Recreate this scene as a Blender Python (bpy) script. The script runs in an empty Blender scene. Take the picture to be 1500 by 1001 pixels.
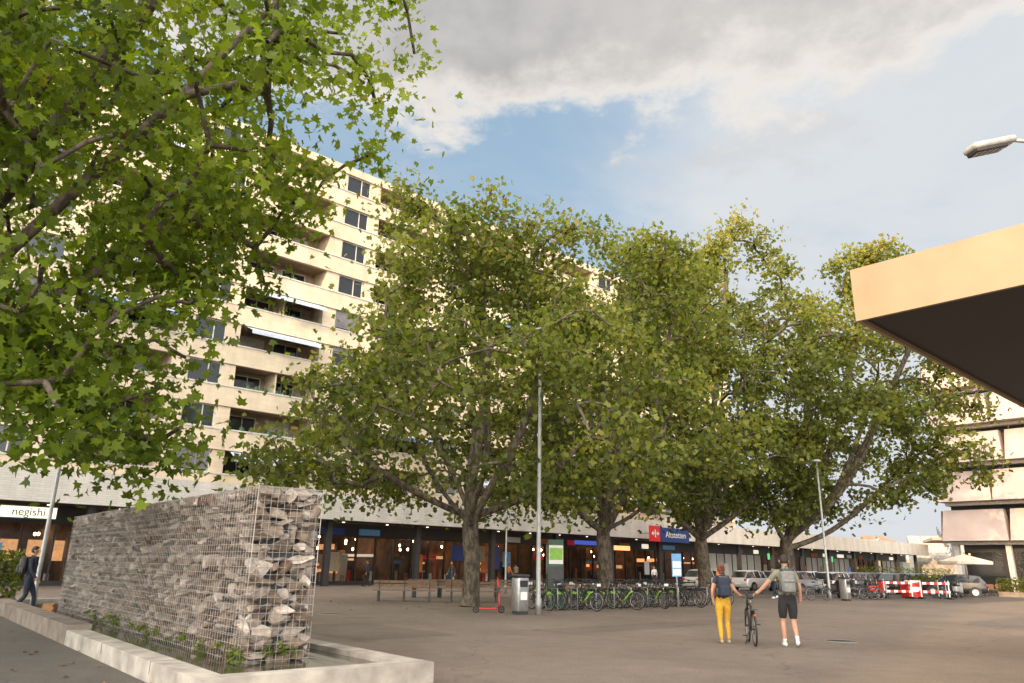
import bpy, bmesh, math, random
import numpy as np
from mathutils import Vector, Matrix, noise
random.seed(7); rng=np.random.default_rng(7)
D=bpy.data; C=bpy.context; scene=C.scene
R=math.radians
# ------------------------------------------------------------------ materials
def new_mat(name):
    m=D.materials.new(name); m.use_nodes=True; nt=m.node_tree
    return m,nt,nt.nodes['Principled BSDF']
def mat(name,col,rough=.7,metal=0.,scale=6.,var=.15,bump=0.,bscale=None,emit=0.,ecol=None,spec=.5,samp=False):
    m,nt,b=new_mat(name); N=nt.nodes; L=nt.links
    tc=N.new('ShaderNodeTexCoord')
    n=N.new('ShaderNodeTexNoise'); n.inputs['Scale'].default_value=scale; n.inputs['Detail'].default_value=4
    L.new(tc.outputs['Object'],n.inputs['Vector'])
    mr=N.new('ShaderNodeMapRange'); mr.inputs[1].default_value=.3; mr.inputs[2].default_value=.7
    mr.inputs[3].default_value=1-var; mr.inputs[4].default_value=1+var
    L.new(n.outputs['Fac'],mr.inputs[0])
    mx=N.new('ShaderNodeVectorMath'); mx.operation='SCALE'; mx.inputs[0].default_value=col
    L.new(mr.outputs[0],mx.inputs['Scale']); L.new(mx.outputs[0],b.inputs['Base Color'])
    b.inputs['Roughness'].default_value=rough; b.inputs['Metallic'].default_value=metal
    b.inputs['Specular IOR Level'].default_value=spec
    if bump>0:
        n2=N.new('ShaderNodeTexNoise'); n2.inputs['Scale'].default_value=bscale or scale*6; n2.inputs['Detail'].default_value=4
        L.new(tc.outputs['Object'],n2.inputs['Vector'])
        bp=N.new('ShaderNodeBump'); bp.inputs['Strength'].default_value=bump; bp.inputs['Distance'].default_value=.02
        L.new(n2.outputs['Fac'],bp.inputs['Height']); L.new(bp.outputs[0],b.inputs['Normal'])
    if emit>0:
        b.inputs['Emission Color'].default_value=(*(ecol or col),1); b.inputs['Emission Strength'].default_value=emit
        if not samp:
            try: m.cycles.emission_sampling='NONE'
            except Exception: pass
    return m
def brick_mat(name,col,bw,bh,mort=.85,scale=1.,var=.06,rough=.75):
    m,nt,b=new_mat(name); N=nt.nodes; L=nt.links
    tc=N.new('ShaderNodeTexCoord'); sx=N.new('ShaderNodeSeparateXYZ'); cx=N.new('ShaderNodeCombineXYZ')
    L.new(tc.outputs['Object'],sx.inputs[0])
    ad=N.new('ShaderNodeMath'); ad.operation='ADD'; L.new(sx.outputs[0],ad.inputs[0]); L.new(sx.outputs[1],ad.inputs[1])
    L.new(ad.outputs[0],cx.inputs[0]); L.new(sx.outputs[2],cx.inputs[1])
    br=N.new('ShaderNodeTexBrick'); br.inputs['Scale'].default_value=scale
    br.inputs['Brick Width'].default_value=bw; br.inputs['Row Height'].default_value=bh
    br.inputs['Mortar Size'].default_value=.012
    br.inputs['Color1'].default_value=(*[c*(1+var) for c in col],1)
    br.inputs['Color2'].default_value=(*[c*(1-var) for c in col],1)
    br.inputs['Mortar'].default_value=(*[c*mort for c in col],1)
    L.new(cx.outputs[0],br.inputs['Vector'])
    n=N.new('ShaderNodeTexNoise'); n.inputs['Scale'].default_value=.35; n.inputs['Detail'].default_value=6
    mp=N.new('ShaderNodeMapping'); mp.inputs['Scale'].default_value=(3,3,.6)
    L.new(tc.outputs['Object'],mp.inputs[0]); L.new(mp.outputs[0],n.inputs['Vector'])
    mr=N.new('ShaderNodeMapRange'); mr.inputs[1].default_value=.3; mr.inputs[2].default_value=.7; mr.inputs[3].default_value=.80; mr.inputs[4].default_value=1.06
    L.new(n.outputs['Fac'],mr.inputs[0])
    vs=N.new('ShaderNodeVectorMath'); vs.operation='SCALE'; L.new(br.outputs['Color'],vs.inputs[0]); L.new(mr.outputs[0],vs.inputs['Scale'])
    L.new(vs.outputs[0],b.inputs['Base Color']); b.inputs['Roughness'].default_value=rough
    return m
def glass_mat(name,tint=(.02,.025,.03),trans=.0,rough=.06):
    m,nt,b=new_mat(name); N=nt.nodes; L=nt.links
    b.inputs['Base Color'].default_value=(*tint,1); b.inputs['Roughness'].default_value=rough
    b.inputs['Specular IOR Level'].default_value=.8
    if trans>0:
        out=N['Material Output']; t=N.new('ShaderNodeBsdfTransparent'); t.inputs[0].default_value=(.9,.9,.88,1)
        mx=N.new('ShaderNodeMixShader'); mx.inputs[0].default_value=trans
        L.new(b.outputs[0],mx.inputs[1]); L.new(t.outputs[0],mx.inputs[2]); L.new(mx.outputs[0],out.inputs[0])
    return m
def leaf_mat(name,ramp,transl=.35):
    m,nt,b=new_mat(name); N=nt.nodes; L=nt.links; out=N['Material Output']
    at=N.new('ShaderNodeAttribute'); at.attribute_name='rnd'
    cr=N.new('ShaderNodeValToRGB'); e=cr.color_ramp.elements
    while len(e)<len(ramp): e.new(.5)
    for i,(p,c) in enumerate(ramp): e[i].position=p; e[i].color=(*c,1)
    L.new(at.outputs['Fac'],cr.inputs[0]); L.new(cr.outputs[0],b.inputs['Base Color'])
    b.inputs['Roughness'].default_value=.5; b.inputs['Specular IOR Level'].default_value=.3
    t=N.new('ShaderNodeBsdfTranslucent')
    vs=N.new('ShaderNodeVectorMath'); vs.operation='MULTIPLY'; vs.inputs[1].default_value=(1.5,1.6,.8)
    L.new(cr.outputs[0],vs.inputs[0]); L.new(vs.outputs[0],t.inputs[0])
    mx=N.new('ShaderNodeMixShader'); mx.inputs[0].default_value=transl
    L.new(b.outputs[0],mx.inputs[1]); L.new(t.outputs[0],mx.inputs[2]); L.new(mx.outputs[0],out.inputs[0])
    return m
M={}
M['black']=mat('black_rubber',(.02,.02,.02),.6)
M['dark']=mat('dark_metal',(.05,.05,.052),.45,.3)
M['steel']=mat('steel',(.45,.45,.45),.35,.9)
M['grey']=mat('grey_paint',(.3,.31,.31),.5)
M['galv']=mat('galvanised',(.34,.35,.35),.5,.4)
M['wire']=mat('wire_galvanised',(.36,.35,.34),.5,.2)
M['white']=mat('white_paint',(.72,.72,.70),.5,var=.05)
M['red']=mat('red_paint',(.5,.03,.02),.45)
M['redl']=mat('red_sign',(.55,.02,.02),.4,emit=.2)
M['blue']=mat('blue_sign',(.02,.045,.17),.4,emit=.1)
M['lblue']=mat('light_blue_sign',(.12,.30,.55),.4,emit=.08)
M['green']=mat('lime_green',(.22,.44,.05),.45)
M['dgreen']=mat('dark_green',(.03,.09,.05),.5)
M['yellow']=mat('yellow_cloth',(.58,.33,.03),.8,scale=20,bump=.3)
M['wood']=mat('bench_wood',(.2,.13,.08),.7,scale=12,var=.3)
M['concrete']=mat('concrete',(.36,.33,.29),.9,scale=2.5,var=.35,bump=.4,bscale=40)
M['concd']=mat('concrete_dark',(.2,.165,.135),.9,scale=2.5,var=.3,bump=.4,bscale=40)
M['cream']=brick_mat('cream_render',(.66,.555,.415),.6,.3,.92)
M['loggia_shade']=mat('cream_render_shaded',(.32,.255,.185),.85,scale=2)  # darker copy of the cream render, recess shade put into the colour
M['podium']=brick_mat('painted_brick_white',(.58,.56,.52),.5,.12,.80)
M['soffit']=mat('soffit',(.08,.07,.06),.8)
M['glass']=glass_mat('window_glass')
M['shopglass']=glass_mat('shop_glass',trans=.86)
M['frame']=mat('window_frame',(.55,.53,.49),.5)
M['dframe']=mat('shop_frame',(.03,.03,.03),.4)
M['blind']=mat('blind',(.26,.26,.27),.5,scale=2)
M['curtain']=mat('curtain',(.45,.43,.39),.9)
M['awning']=mat('awning_cloth',(.50,.57,.70),.8)
M['awnblue']=mat('awning_blue',(.12,.2,.4),.8)
M['interior']=mat('shop_interior',(.22,.135,.085),.8,scale=1.2,var=.5)
M['shopfloor']=mat('shop_floor',(.2,.17,.14),.4)
M['warm']=mat('warm_lamp',(1,.6,.25),.5,emit=42,ecol=(1,.58,.26),samp=True)
M['warm2']=mat('warm_panel',(1,.6,.25),.5,emit=1.7,ecol=(1,.40,.15))
M['warm3']=mat('amber_display',(1,.5,.15),.5,scale=3,var=.6,emit=.9,ecol=(1,.5,.23))
M['cool']=mat('cool_lamp',(1,.9,.75),.5,emit=3.5,ecol=(1,.85,.65))
M['cool2']=mat('white_lightbox',(.9,.85,.75),.5,emit=.8,ecol=(1,.88,.7))
M['screen']=mat('screen_blue',(.08,.15,.7),.4,emit=.45,ecol=(.08,.18,.9))
M['gsign']=mat('green_lit_sign',(.1,.6,.2),.4,emit=.7,ecol=(.2,.9,.3))
M['skin']=mat('skin',(.46,.26,.18),.55,scale=20,var=.05)
M['hair_dark']=mat('hair_dark',(.03,.022,.017),.6,scale=60,var=.4,bump=.5)
M['hair_red']=mat('hair_auburn',(.16,.05,.025),.6,scale=60,var=.4,bump=.5)
M['navy']=mat('navy_cloth',(.02,.03,.055),.85,scale=15,bump=.3)
M['tee']=mat('olive_grey_tshirt',(.2,.21,.16),.85,scale=15,bump=.3)
M['bag']=mat('grey_backpack',(.2,.21,.21),.8,scale=25,bump=.3)
M['shorts']=mat('black_shorts',(.02,.021,.024),.85,scale=15,bump=.3)
M['orange']=mat('orange_cloth',(.5,.16,.05),.85)
M['tan']=mat('tan_cloth',(.35,.28,.2),.85)
# ------------------------------------------------------------------ mesh builder
class MB:
    def __init__(s): s.v=[];s.f=[];s.m=[];s.s=[];s.mats=[]
    def mi(s,m):
        if m not in s.mats: s.mats.append(m)
        return s.mats.index(m)
    def add(s,vs,fs,m,smooth=False):
        if isinstance(m,str): m=M[m]
        o=len(s.v); k=s.mi(m); s.v+= [tuple(v) for v in vs]
        for f in fs: s.f.append([o+i for i in f]); s.m.append(k); s.s.append(smooth)
    def box(s,x0,x1,y0,y1,z0,z1,m,T=None):
        vs=[Vector(p) for p in((x0,y0,z0),(x1,y0,z0),(x1,y1,z0),(x0,y1,z0),(x0,y0,z1),(x1,y0,z1),(x1,y1,z1),(x0,y1,z1))]
        if T is not None: vs=[T@v for v in vs]
        s.add(vs,[(0,3,2,1),(4,5,6,7),(0,1,5,4),(1,2,6,5),(2,3,7,6),(3,0,4,7)],m)
    def bbox(s,c,sz,m,bev=.02,T=None):
        bm=bmesh.new(); bmesh.ops.create_cube(bm,size=1)
        for v in bm.verts: v.co=Vector((v.co.x*sz[0],v.co.y*sz[1],v.co.z*sz[2]))
        bmesh.ops.bevel(bm,geom=bm.edges[:],offset=bev,segments=3,affect='EDGES',profile=.5)
        mtx=(T if T is not None else Matrix())@Matrix.Translation(c)
        s.add([mtx@v.co for v in bm.verts],[[v.index for v in f.verts] for f in bm.faces],m,True); bm.free()
    def tube(s,pts,rad,m,n=8,cap=True,smooth=True):
        pts=[Vector(p) for p in pts]
        if not hasattr(rad,'__len__'): rad=[rad]*len(pts)
        vs=[];fs=[];u=None
        for i,p in enumerate(pts):
            t=(pts[min(i+1,len(pts)-1)]-pts[max(i-1,0)])
            if t.length<1e-9: t=Vector((0,0,1))
            t.normalize()
            if u is None:
                a=Vector((0,0,1)) if abs(t.z)<.9 else Vector((1,0,0)); u=t.cross(a).normalized()
            else:
                u=(u-t*u.dot(t)).normalized()
            w=t.cross(u)
            for k in range(n):
                an=2*math.pi*k/n; vs.append(p+(u*math.cos(an)+w*math.sin(an))*rad[i])
        for i in range(len(pts)-1):
            for k in range(n):
                a=i*n+k;b=i*n+(k+1)%n; fs.append((a,b,b+n,a+n))
        if cap: fs.append(tuple(range(n-1,-1,-1))); fs.append(tuple((len(pts)-1)*n+k for k in range(n)))
        s.add(vs,fs,m,smooth)
    def torus(s,c,R_,r,m,n=28,k=6,axis='Y',a0=0,a1=2*math.pi):
        c=Vector(c)
        full=abs(a1-a0-2*math.pi)<1e-6
        N_=n
        vs=[];fs=[]
        cnt=N_ if full else N_+1
        for i in range(cnt):
            a=a0+(a1-a0)*i/N_
            for j in range(k):
                b=2*math.pi*j/k; rr=R_+r*math.cos(b); h=r*math.sin(b)
                if axis=='Y': p=Vector((rr*math.cos(a),h,rr*math.sin(a)))
                elif axis=='X': p=Vector((h,rr*math.cos(a),rr*math.sin(a)))
                else: p=Vector((rr*math.cos(a),rr*math.sin(a),h))
                vs.append(c+p)
        for i in range(N_):
            i2=(i+1)%cnt
            for j in range(k):
                fs.append((i*k+j,i*k+(j+1)%k,i2*k+(j+1)%k,i2*k+j))
        s.add(vs,fs,m,True)
    def ell(s,c,r,m,seg=14,rings=9,T=None,fn=None):
        vs=[];fs=[];c=Vector(c)
        for i in range(rings+1):
            th=math.pi*i/rings
            for j in range(seg):
                ph=2*math.pi*j/seg
                p=Vector((math.sin(th)*math.cos(ph),math.sin(th)*math.sin(ph),math.cos(th)))
                if fn: p=fn(p)
                p=Vector((p.x*r[0],p.y*r[1],p.z*r[2]))
                if T is not None: p=T@p
                vs.append(c+p)
        for i in range(rings):
            for j in range(seg):
                fs.append((i*seg+j,(i+1)*seg+j,(i+1)*seg+(j+1)%seg,i*seg+(j+1)%seg))
        s.add(vs,fs,m,True)
    def mesh(s,name):
        me=D.meshes.new(name); me.from_pydata(s.v,[],s.f)
        for m in s.mats: me.materials.append(m)
        me.polygons.foreach_set('material_index',s.m); me.polygons.foreach_set('use_smooth',s.s); me.update()
        return me
    def obj(s,name,parent=None,mtx=None):
        return put(s.mesh(name),name,parent,mtx)
def put(me,name,parent=None,mtx=None):
    o=D.objects.new(name,me); scene.collection.objects.link(o)
    if parent: o.parent=parent
    if mtx is not None: o.matrix_local=mtx
    return o
def empty(name,mtx=None):
    o=D.objects.new(name,None); scene.collection.objects.link(o); o.empty_display_size=.3
    if mtx is not None: o.matrix_world=mtx
    return o
def place(x,y,z=0,ang=0,s=1): return Matrix.Translation((x,y,z))@Matrix.Rotation(ang,4,'Z')@Matrix.Scale(s,4)
def frame(o,xd):
    xd=Vector((xd[0],xd[1],0)).normalized(); yd=Vector((-xd.y,xd.x,0))
    m=Matrix.Identity(4)
    for i in range(3): m[i][0]=xd[i]; m[i][1]=yd[i]; m[i][2]=(0,0,1)[i]; m[i][3]=o[i]
    return m
def text(body,size,m,parent,loc,rot,name='lettering',ext=.01):
    cu=D.curves.new(name,'FONT'); cu.body=body; cu.size=size; cu.extrude=ext; cu.align_x='CENTER'; cu.align_y='CENTER'
    cu.materials.append(M[m]); o=D.objects.new(name,cu); scene.collection.objects.link(o); o.parent=parent
    o.location=loc; o.rotation_euler=rot; return o
AD=(.741,.671); BD=(-.671,.741)
angA=math.atan2(AD[1],AD[0]); angB=math.atan2(BD[1],BD[0])
# ------------------------------------------------------------------ camera
cam=D.cameras.new('camera'); co=D.objects.new('camera',cam); scene.collection.objects.link(co)
cam.lens=26; cam.sensor_width=36; cam.clip_end=6000; cam.clip_start=.1
co.matrix_world=Matrix.Translation((0,0,1.5))@Matrix.Rotation(R(90+16.87),4,'X')@Matrix.Rotation(R(1.1),4,'Z')
scene.camera=co
# ------------------------------------------------------------------ light
SUN_E=17.; trav=Vector((.545,.838,0)).normalized()
sd=Vector((trav.x*math.cos(R(SUN_E)),trav.y*math.cos(R(SUN_E)),-math.sin(R(SUN_E))))
sl=D.lights.new('sun','SUN'); sl.energy=5.0; sl.angle=R(.5); sl.color=(1,.66,.35)
so=D.objects.new('sun',sl); scene.collection.objects.link(so); so.rotation_euler=sd.to_track_quat('-Z','Y').to_euler(); so.location=(0,0,60)
w=D.worlds.new('World'); scene.world=w; w.use_nodes=True; nt=w.node_tree; N=nt.nodes; L=nt.links
bg=N['Background']; STR=.15; bg.inputs[1].default_value=STR
sky=N.new('ShaderNodeTexSky'); sky.sky_type='NISHITA'; sky.sun_disc=False; sky.sun_elevation=R(SUN_E); sky.sun_rotation=R(213)
sky.air_density=1.0; sky.dust_density=.6; sky.ozone_density=1.5
tc=N.new('ShaderNodeTexCoord'); nm=N.new('ShaderNodeVectorMath'); nm.operation='NORMALIZE'; L.new(tc.outputs['Generated'],nm.inputs[0])
sp=N.new('ShaderNodeSeparateXYZ'); L.new(nm.outputs[0],sp.inputs[0])
def mm(op,a,b=None,c=None,clamp=False):
    n=N.new('ShaderNodeMath'); n.operation=op; n.use_clamp=clamp
    for i,x in enumerate((a,b,c)):
        if x is None: continue
        if hasattr(x,'links') or hasattr(x,'is_output'): L.new(x,n.inputs[i])
        else: n.inputs[i].default_value=x
    return n.outputs[0]
def sstep(x,a,b):
    n=N.new('ShaderNodeMapRange'); n.interpolation_type='SMOOTHSTEP'; L.new(x,n.inputs[0])
    n.inputs[1].default_value=a; n.inputs[2].default_value=b; return n.outputs[0]
X,Y,Z=sp.outputs
zz=mm('ADD',mm('MAXIMUM',Z,0.),.18)
cv=N.new('ShaderNodeCombineXYZ'); L.new(mm('DIVIDE',X,zz),cv.inputs[0]); L.new(mm('DIVIDE',Y,zz),cv.inputs[1])
def nz_(scale,detail,rough,off,dist=0):
    mp=N.new('ShaderNodeMapping'); mp.inputs['Location'].default_value=off; L.new(cv.outputs[0],mp.inputs[0])
    n=N.new('ShaderNodeTexNoise'); n.inputs['Scale'].default_value=scale; n.inputs['Detail'].default_value=detail; n.inputs['Roughness'].default_value=rough
    n.inputs['Distortion'].default_value=dist
    L.new(mp.outputs[0],n.inputs['Vector']); return n.outputs['Fac']
n1=nz_(2.6,6,.58,(3.1,1.7,0)); n2=nz_(1.5,5,.62,(7.3,2.2,0),.5); n3=nz_(9,6,.64,(1,5,0))
thr=mm('ADD',mm('MULTIPLY',mm('MAXIMUM',mm('SUBTRACT',X,.05),0.),.08),.535)
dens=mm('ADD',mm('SUBTRACT',Z,thr),mm('MULTIPLY',mm('SUBTRACT',n1,.5),.24))
dens=mm('ADD',dens,mm('MULTIPLY',mm('SUBTRACT',n3,.5),.11))
big=sstep(dens,-.012,.028)
veil=mm('ADD',mm('MULTIPLY',sstep(X,-.05,.42),.9),mm('MULTIPLY',mm('SUBTRACT',n2,.5),2.2))
veil=mm('ADD',veil,mm('MULTIPLY',sstep(Z,.42,.05),.6))
veil=sstep(veil,-.1,1.0)
puff=mm('MULTIPLY',sstep(mm('ADD',n1,mm('MULTIPLY',n3,.3)),.70,.82),.5)
def mixc(f,a,b):
    n=N.new('ShaderNodeMix'); n.data_type='RGBA'
    L.new(f,n.inputs[0])
    for i,x in ((6,a),(7,b)):
        if isinstance(x,tuple): n.inputs[i].default_value=(*[c/STR for c in x],1)
        else: L.new(x,n.inputs[i])
    return n.outputs[2]
edge=sstep(dens,.005,.08)
shade=sstep(mm('ADD',n2,mm('MULTIPLY',mm('SUBTRACT',n3,.5),.3)),.36,.60)
ccol=mixc(edge,(.90,.85,.79),mixc(shade,(.44,.435,.44),(.62,.60,.585)))
skb=N.new('ShaderNodeVectorMath'); skb.operation='MULTIPLY'; skb.inputs[1].default_value=(1.9,1.5,1.25); L.new(sky.outputs[0],skb.inputs[0])
half=N.new('ShaderNodeValue'); half.outputs[0].default_value=.72
blue_=mixc(half.outputs[0],skb.outputs[0],(.37,.54,.71))
base=mixc(veil,blue_,(.73,.76,.79))
base=mixc(puff,base,(.66,.655,.665))
fin=mixc(big,base,ccol)
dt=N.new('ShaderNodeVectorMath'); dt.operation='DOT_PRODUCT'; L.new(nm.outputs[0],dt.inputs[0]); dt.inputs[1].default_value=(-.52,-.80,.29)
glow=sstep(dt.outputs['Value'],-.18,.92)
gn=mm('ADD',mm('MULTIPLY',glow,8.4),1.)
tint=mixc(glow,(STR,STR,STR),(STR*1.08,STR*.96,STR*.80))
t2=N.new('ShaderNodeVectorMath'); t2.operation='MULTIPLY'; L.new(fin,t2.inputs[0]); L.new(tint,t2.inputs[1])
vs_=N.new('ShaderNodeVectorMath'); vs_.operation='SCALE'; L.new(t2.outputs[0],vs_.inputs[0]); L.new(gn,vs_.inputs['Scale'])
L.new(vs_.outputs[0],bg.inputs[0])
scene.view_settings.view_transform='Standard'; scene.view_settings.look='None'; scene.view_settings.exposure=0
# ------------------------------------------------------------------ ground
def asphalt(name,c1,c2):
    m,nt,b=new_mat(name); N=nt.nodes; L=nt.links
    g=N.new('ShaderNodeNewGeometry')
    def ns(s,d,r=.5,dist=0):
        n=N.new('ShaderNodeTexNoise'); n.inputs['Scale'].default_value=s; n.inputs['Detail'].default_value=d; n.inputs['Roughness'].default_value=r; n.inputs['Distortion'].default_value=dist
        L.new(g.outputs['Position'],n.inputs['Vector']); return n.outputs['Fac']
    a=ns(.22,7,.65,.6); f=ns(25,4,.7); f2=ns(2.2,5,.7); v=N.new('ShaderNodeTexVoronoi'); v.inputs['Scale'].default_value=70; L.new(g.outputs['Position'],v.inputs['Vector'])
    mr=N.new('ShaderNodeMapRange'); mr.inputs[1].default_value=.35; mr.inputs[2].default_value=.65; L.new(a,mr.inputs[0])
    mx=N.new('ShaderNodeMix'); mx.data_type='RGBA'; mx.inputs[6].default_value=(*c1,1); mx.inputs[7].default_value=(*c2,1); L.new(mr.outputs[0],mx.inputs[0])
    cur=mx.outputs[2]
    def mul(cur,fac,a0,a1,b0,b1):
        m2=N.new('ShaderNodeMapRange'); m2.inputs[1].default_value=a0; m2.inputs[2].default_value=a1; m2.inputs[3].default_value=b0; m2.inputs[4].default_value=b1; L.new(fac,m2.inputs[0])
        sc=N.new('ShaderNodeVectorMath'); sc.operation='SCALE'; L.new(cur,sc.inputs[0]); L.new(m2.outputs[0],sc.inputs['Scale']); return sc.outputs[0]
    cur=mul(cur,f,.3,.7,.7,1.28); cur=mul(cur,f2,.3,.7,.86,1.12)
    v2=N.new('ShaderNodeTexVoronoi'); v2.inputs['Scale'].default_value=1.6; L.new(g.outputs['Position'],v2.inputs['Vector']); cur=mul(cur,v2.outputs['Distance'],.03,.07,.75,1)
    v3=N.new('ShaderNodeTexVoronoi'); v3.feature='DISTANCE_TO_EDGE'; v3.inputs['Scale'].default_value=.16
    nd=N.new('ShaderNodeTexNoise'); nd.inputs['Scale'].default_value=1.5; L.new(g.outputs['Position'],nd.inputs['Vector'])
    ad=N.new('ShaderNodeVectorMath'); ad.operation='ADD'; L.new(g.outputs['Position'],ad.inputs[0]); L.new(nd.outputs['Color'],ad.inputs[1]); L.new(ad.outputs[0],v3.inputs['Vector'])
    cur=mul(cur,v3.outputs['Distance'],.0,.006,.7,1)
    L.new(cur,b.inputs['Base Color']); b.inputs['Roughness'].default_value=.85
    bp=N.new('ShaderNodeBump'); bp.inputs['Strength'].default_value=.35; bp.inputs['Distance'].default_value=.01; L.new(v.outputs['Distance'],bp.inputs['Height']); L.new(bp.outputs[0],b.inputs['Normal'])
    return m
M['asph']=asphalt('asphalt_square',(.135,.108,.088),(.185,.150,.124))
M['asph2']=asphalt('asphalt_dark',(.075,.066,.058),(.105,.093,.082))
M['asph3']=asphalt('asphalt_patch',(.11,.09,.075),(.15,.124,.104))
M['gravel']=asphalt('tree_pit_gravel',(.13,.095,.07),(.19,.15,.11))
def sheet(name,pts,z,m):
    b=MB(); b.add([(x,y,z) for x,y in pts],[tuple(range(len(pts)))],m); return b.obj(name)
sheet('ground',[(-2500,-2500),(2500,-2500),(2500,2500),(-2500,2500)],0,'asph')
def loc2(o,xd,pts):
    m=frame((o[0],o[1],0),xd); return [tuple((m@Vector((p[0],p[1],0)))[:2]) for p in pts]
sheet('road',loc2((26,62),AD,[(-14,-14),(60,-14),(60,6),(-14,6)]),.004,'asph2')
rb=MB(); 
for i in range(9):
    T=frame((26,62,0),AD); rb.add([T@Vector(p) for p in((-12+i*6,-4.1,.008),(-9+i*6,-4.1,.008),(-9+i*6,-3.95,.008),(-12+i*6,-3.95,.008))],[(0,1,2,3)],'white')
rb.obj('road_marking')
sheet('pavement',loc2((-3.3,8.75),(.768,.64),[(-6,-6),(-.02,-6),(-.02,30),(-6,30)]),.004,'asph2')
sheet('asphalt_repair',loc2((1.5,18.5),AD,[(0,0),(9,0),(9,1.3),(0,1.3)]),.004,'asph3')
sheet('asphalt_repair',loc2((-3,16),AD,[(0,0),(2.6,0),(2.6,4),(0,4)]),.004,'asph3')
for (x,y) in ((-5.4,24),(7.6,18)):
    b=MB(); b.tube([(x,y,0.001),(x,y,.006)],[.33,.33],'dark',20); b.torus((x,y,.002),.34,.008,'grey',24,5,'Z'); b.obj('manhole_cover')
# ------------------------------------------------------------------ trees
def bark(name,c1,c2):
    m,nt,b=new_mat(name); N=nt.nodes; L=nt.links
    tc=N.new('ShaderNodeTexCoord'); mp=N.new('ShaderNodeMapping'); mp.inputs['Scale'].default_value=(1,1,.5); L.new(tc.outputs['Object'],mp.inputs[0])
    n=N.new('ShaderNodeTexNoise'); n.inputs['Scale'].default_value=6; n.inputs['Detail'].default_value=6; n.inputs['Roughness'].default_value=.65; L.new(mp.outputs[0],n.inputs['Vector'])
    cr=N.new('ShaderNodeValToRGB'); cr.color_ramp.interpolation='LINEAR'
    e=cr.color_ramp.elements; e[0].position=.44; e[0].color=(*c1,1); e[1].position=.58; e[1].color=(*c2,1)
    L.new(n.outputs['Fac'],cr.inputs[0]); L.new(cr.outputs[0],b.inputs['Base Color']); b.inputs['Roughness'].default_value=.9
    bp=N.new('ShaderNodeBump'); bp.inputs['Strength'].default_value=.6; bp.inputs['Distance'].default_value=.03; L.new(n.outputs['Fac'],bp.inputs['Height']); L.new(bp.outputs[0],b.inputs['Normal'])
    return m
M['bark']=bark('plane_bark',(.05,.038,.027),(.135,.108,.08))
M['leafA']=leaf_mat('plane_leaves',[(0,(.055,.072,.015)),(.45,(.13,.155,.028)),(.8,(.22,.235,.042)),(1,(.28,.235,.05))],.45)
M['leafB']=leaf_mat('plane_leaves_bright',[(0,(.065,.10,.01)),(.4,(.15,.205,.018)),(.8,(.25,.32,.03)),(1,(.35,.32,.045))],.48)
LEAF_N=[(0,0),(.26,-.1),(.5,.1),(.33,.27),(.52,.6),(.2,.52),(0,1),(-.2,.52),(-.52,.6),(-.33,.27),(-.5,.1),(-.26,-.1)]
LEAF_F=[(0,0),(.5,.12),(.26,.38),(.42,.7),(0,1),(-.42,.7),(-.26,.38),(-.5,.12)]
def unit(a): return a/np.maximum(np.linalg.norm(a,axis=1,keepdims=True),1e-9)
def leaf_mesh(name,c,size,rnd,tmpl,m,droop=.5,upb=.9,flat=False):
    n=len(c); t=np.array(tmpl); k=len(t)
    ax=rng.normal(size=(n,3)); ax[:,2]-=droop; 
    nr=rng.normal(size=(n,3)); nr[:,2]+=upb
    if flat: ax[:,2]*=.05; nr[:,2]+=12
    ax=unit(ax); nr=unit(nr-ax*np.sum(nr*ax,axis=1,keepdims=True)); sd_=np.cross(ax,nr)
    fold=np.abs(t[:,0])*.35-(t[:,1]**2)*.15
    wj=rng.uniform(.8,1.15,n)
    v=c[:,None,:]+size[:,None,None]*((t[None,:,0]*wj[:,None])[:,:,None]*sd_[:,None,:]+t[None,:,1,None]*ax[:,None,:]+fold[None,:,None]*nr[:,None,:])
    v=v.reshape(-1,3)
    me=D.meshes.new(name); me.vertices.add(n*k); me.vertices.foreach_set('co',v.astype(np.float32).ravel())
    me.loops.add(n*k); me.loops.foreach_set('vertex_index',np.arange(n*k,dtype=np.int32))
    me.polygons.add(n); me.polygons.foreach_set('loop_start',np.arange(0,n*k,k,dtype=np.int32))
    at=me.attributes.new('rnd','FLOAT','FACE'); at.data.foreach_set('value',np.clip(rnd,0,1).astype(np.float32))
    me.materials.append(m); me.update(calc_edges=True); return me
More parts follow.
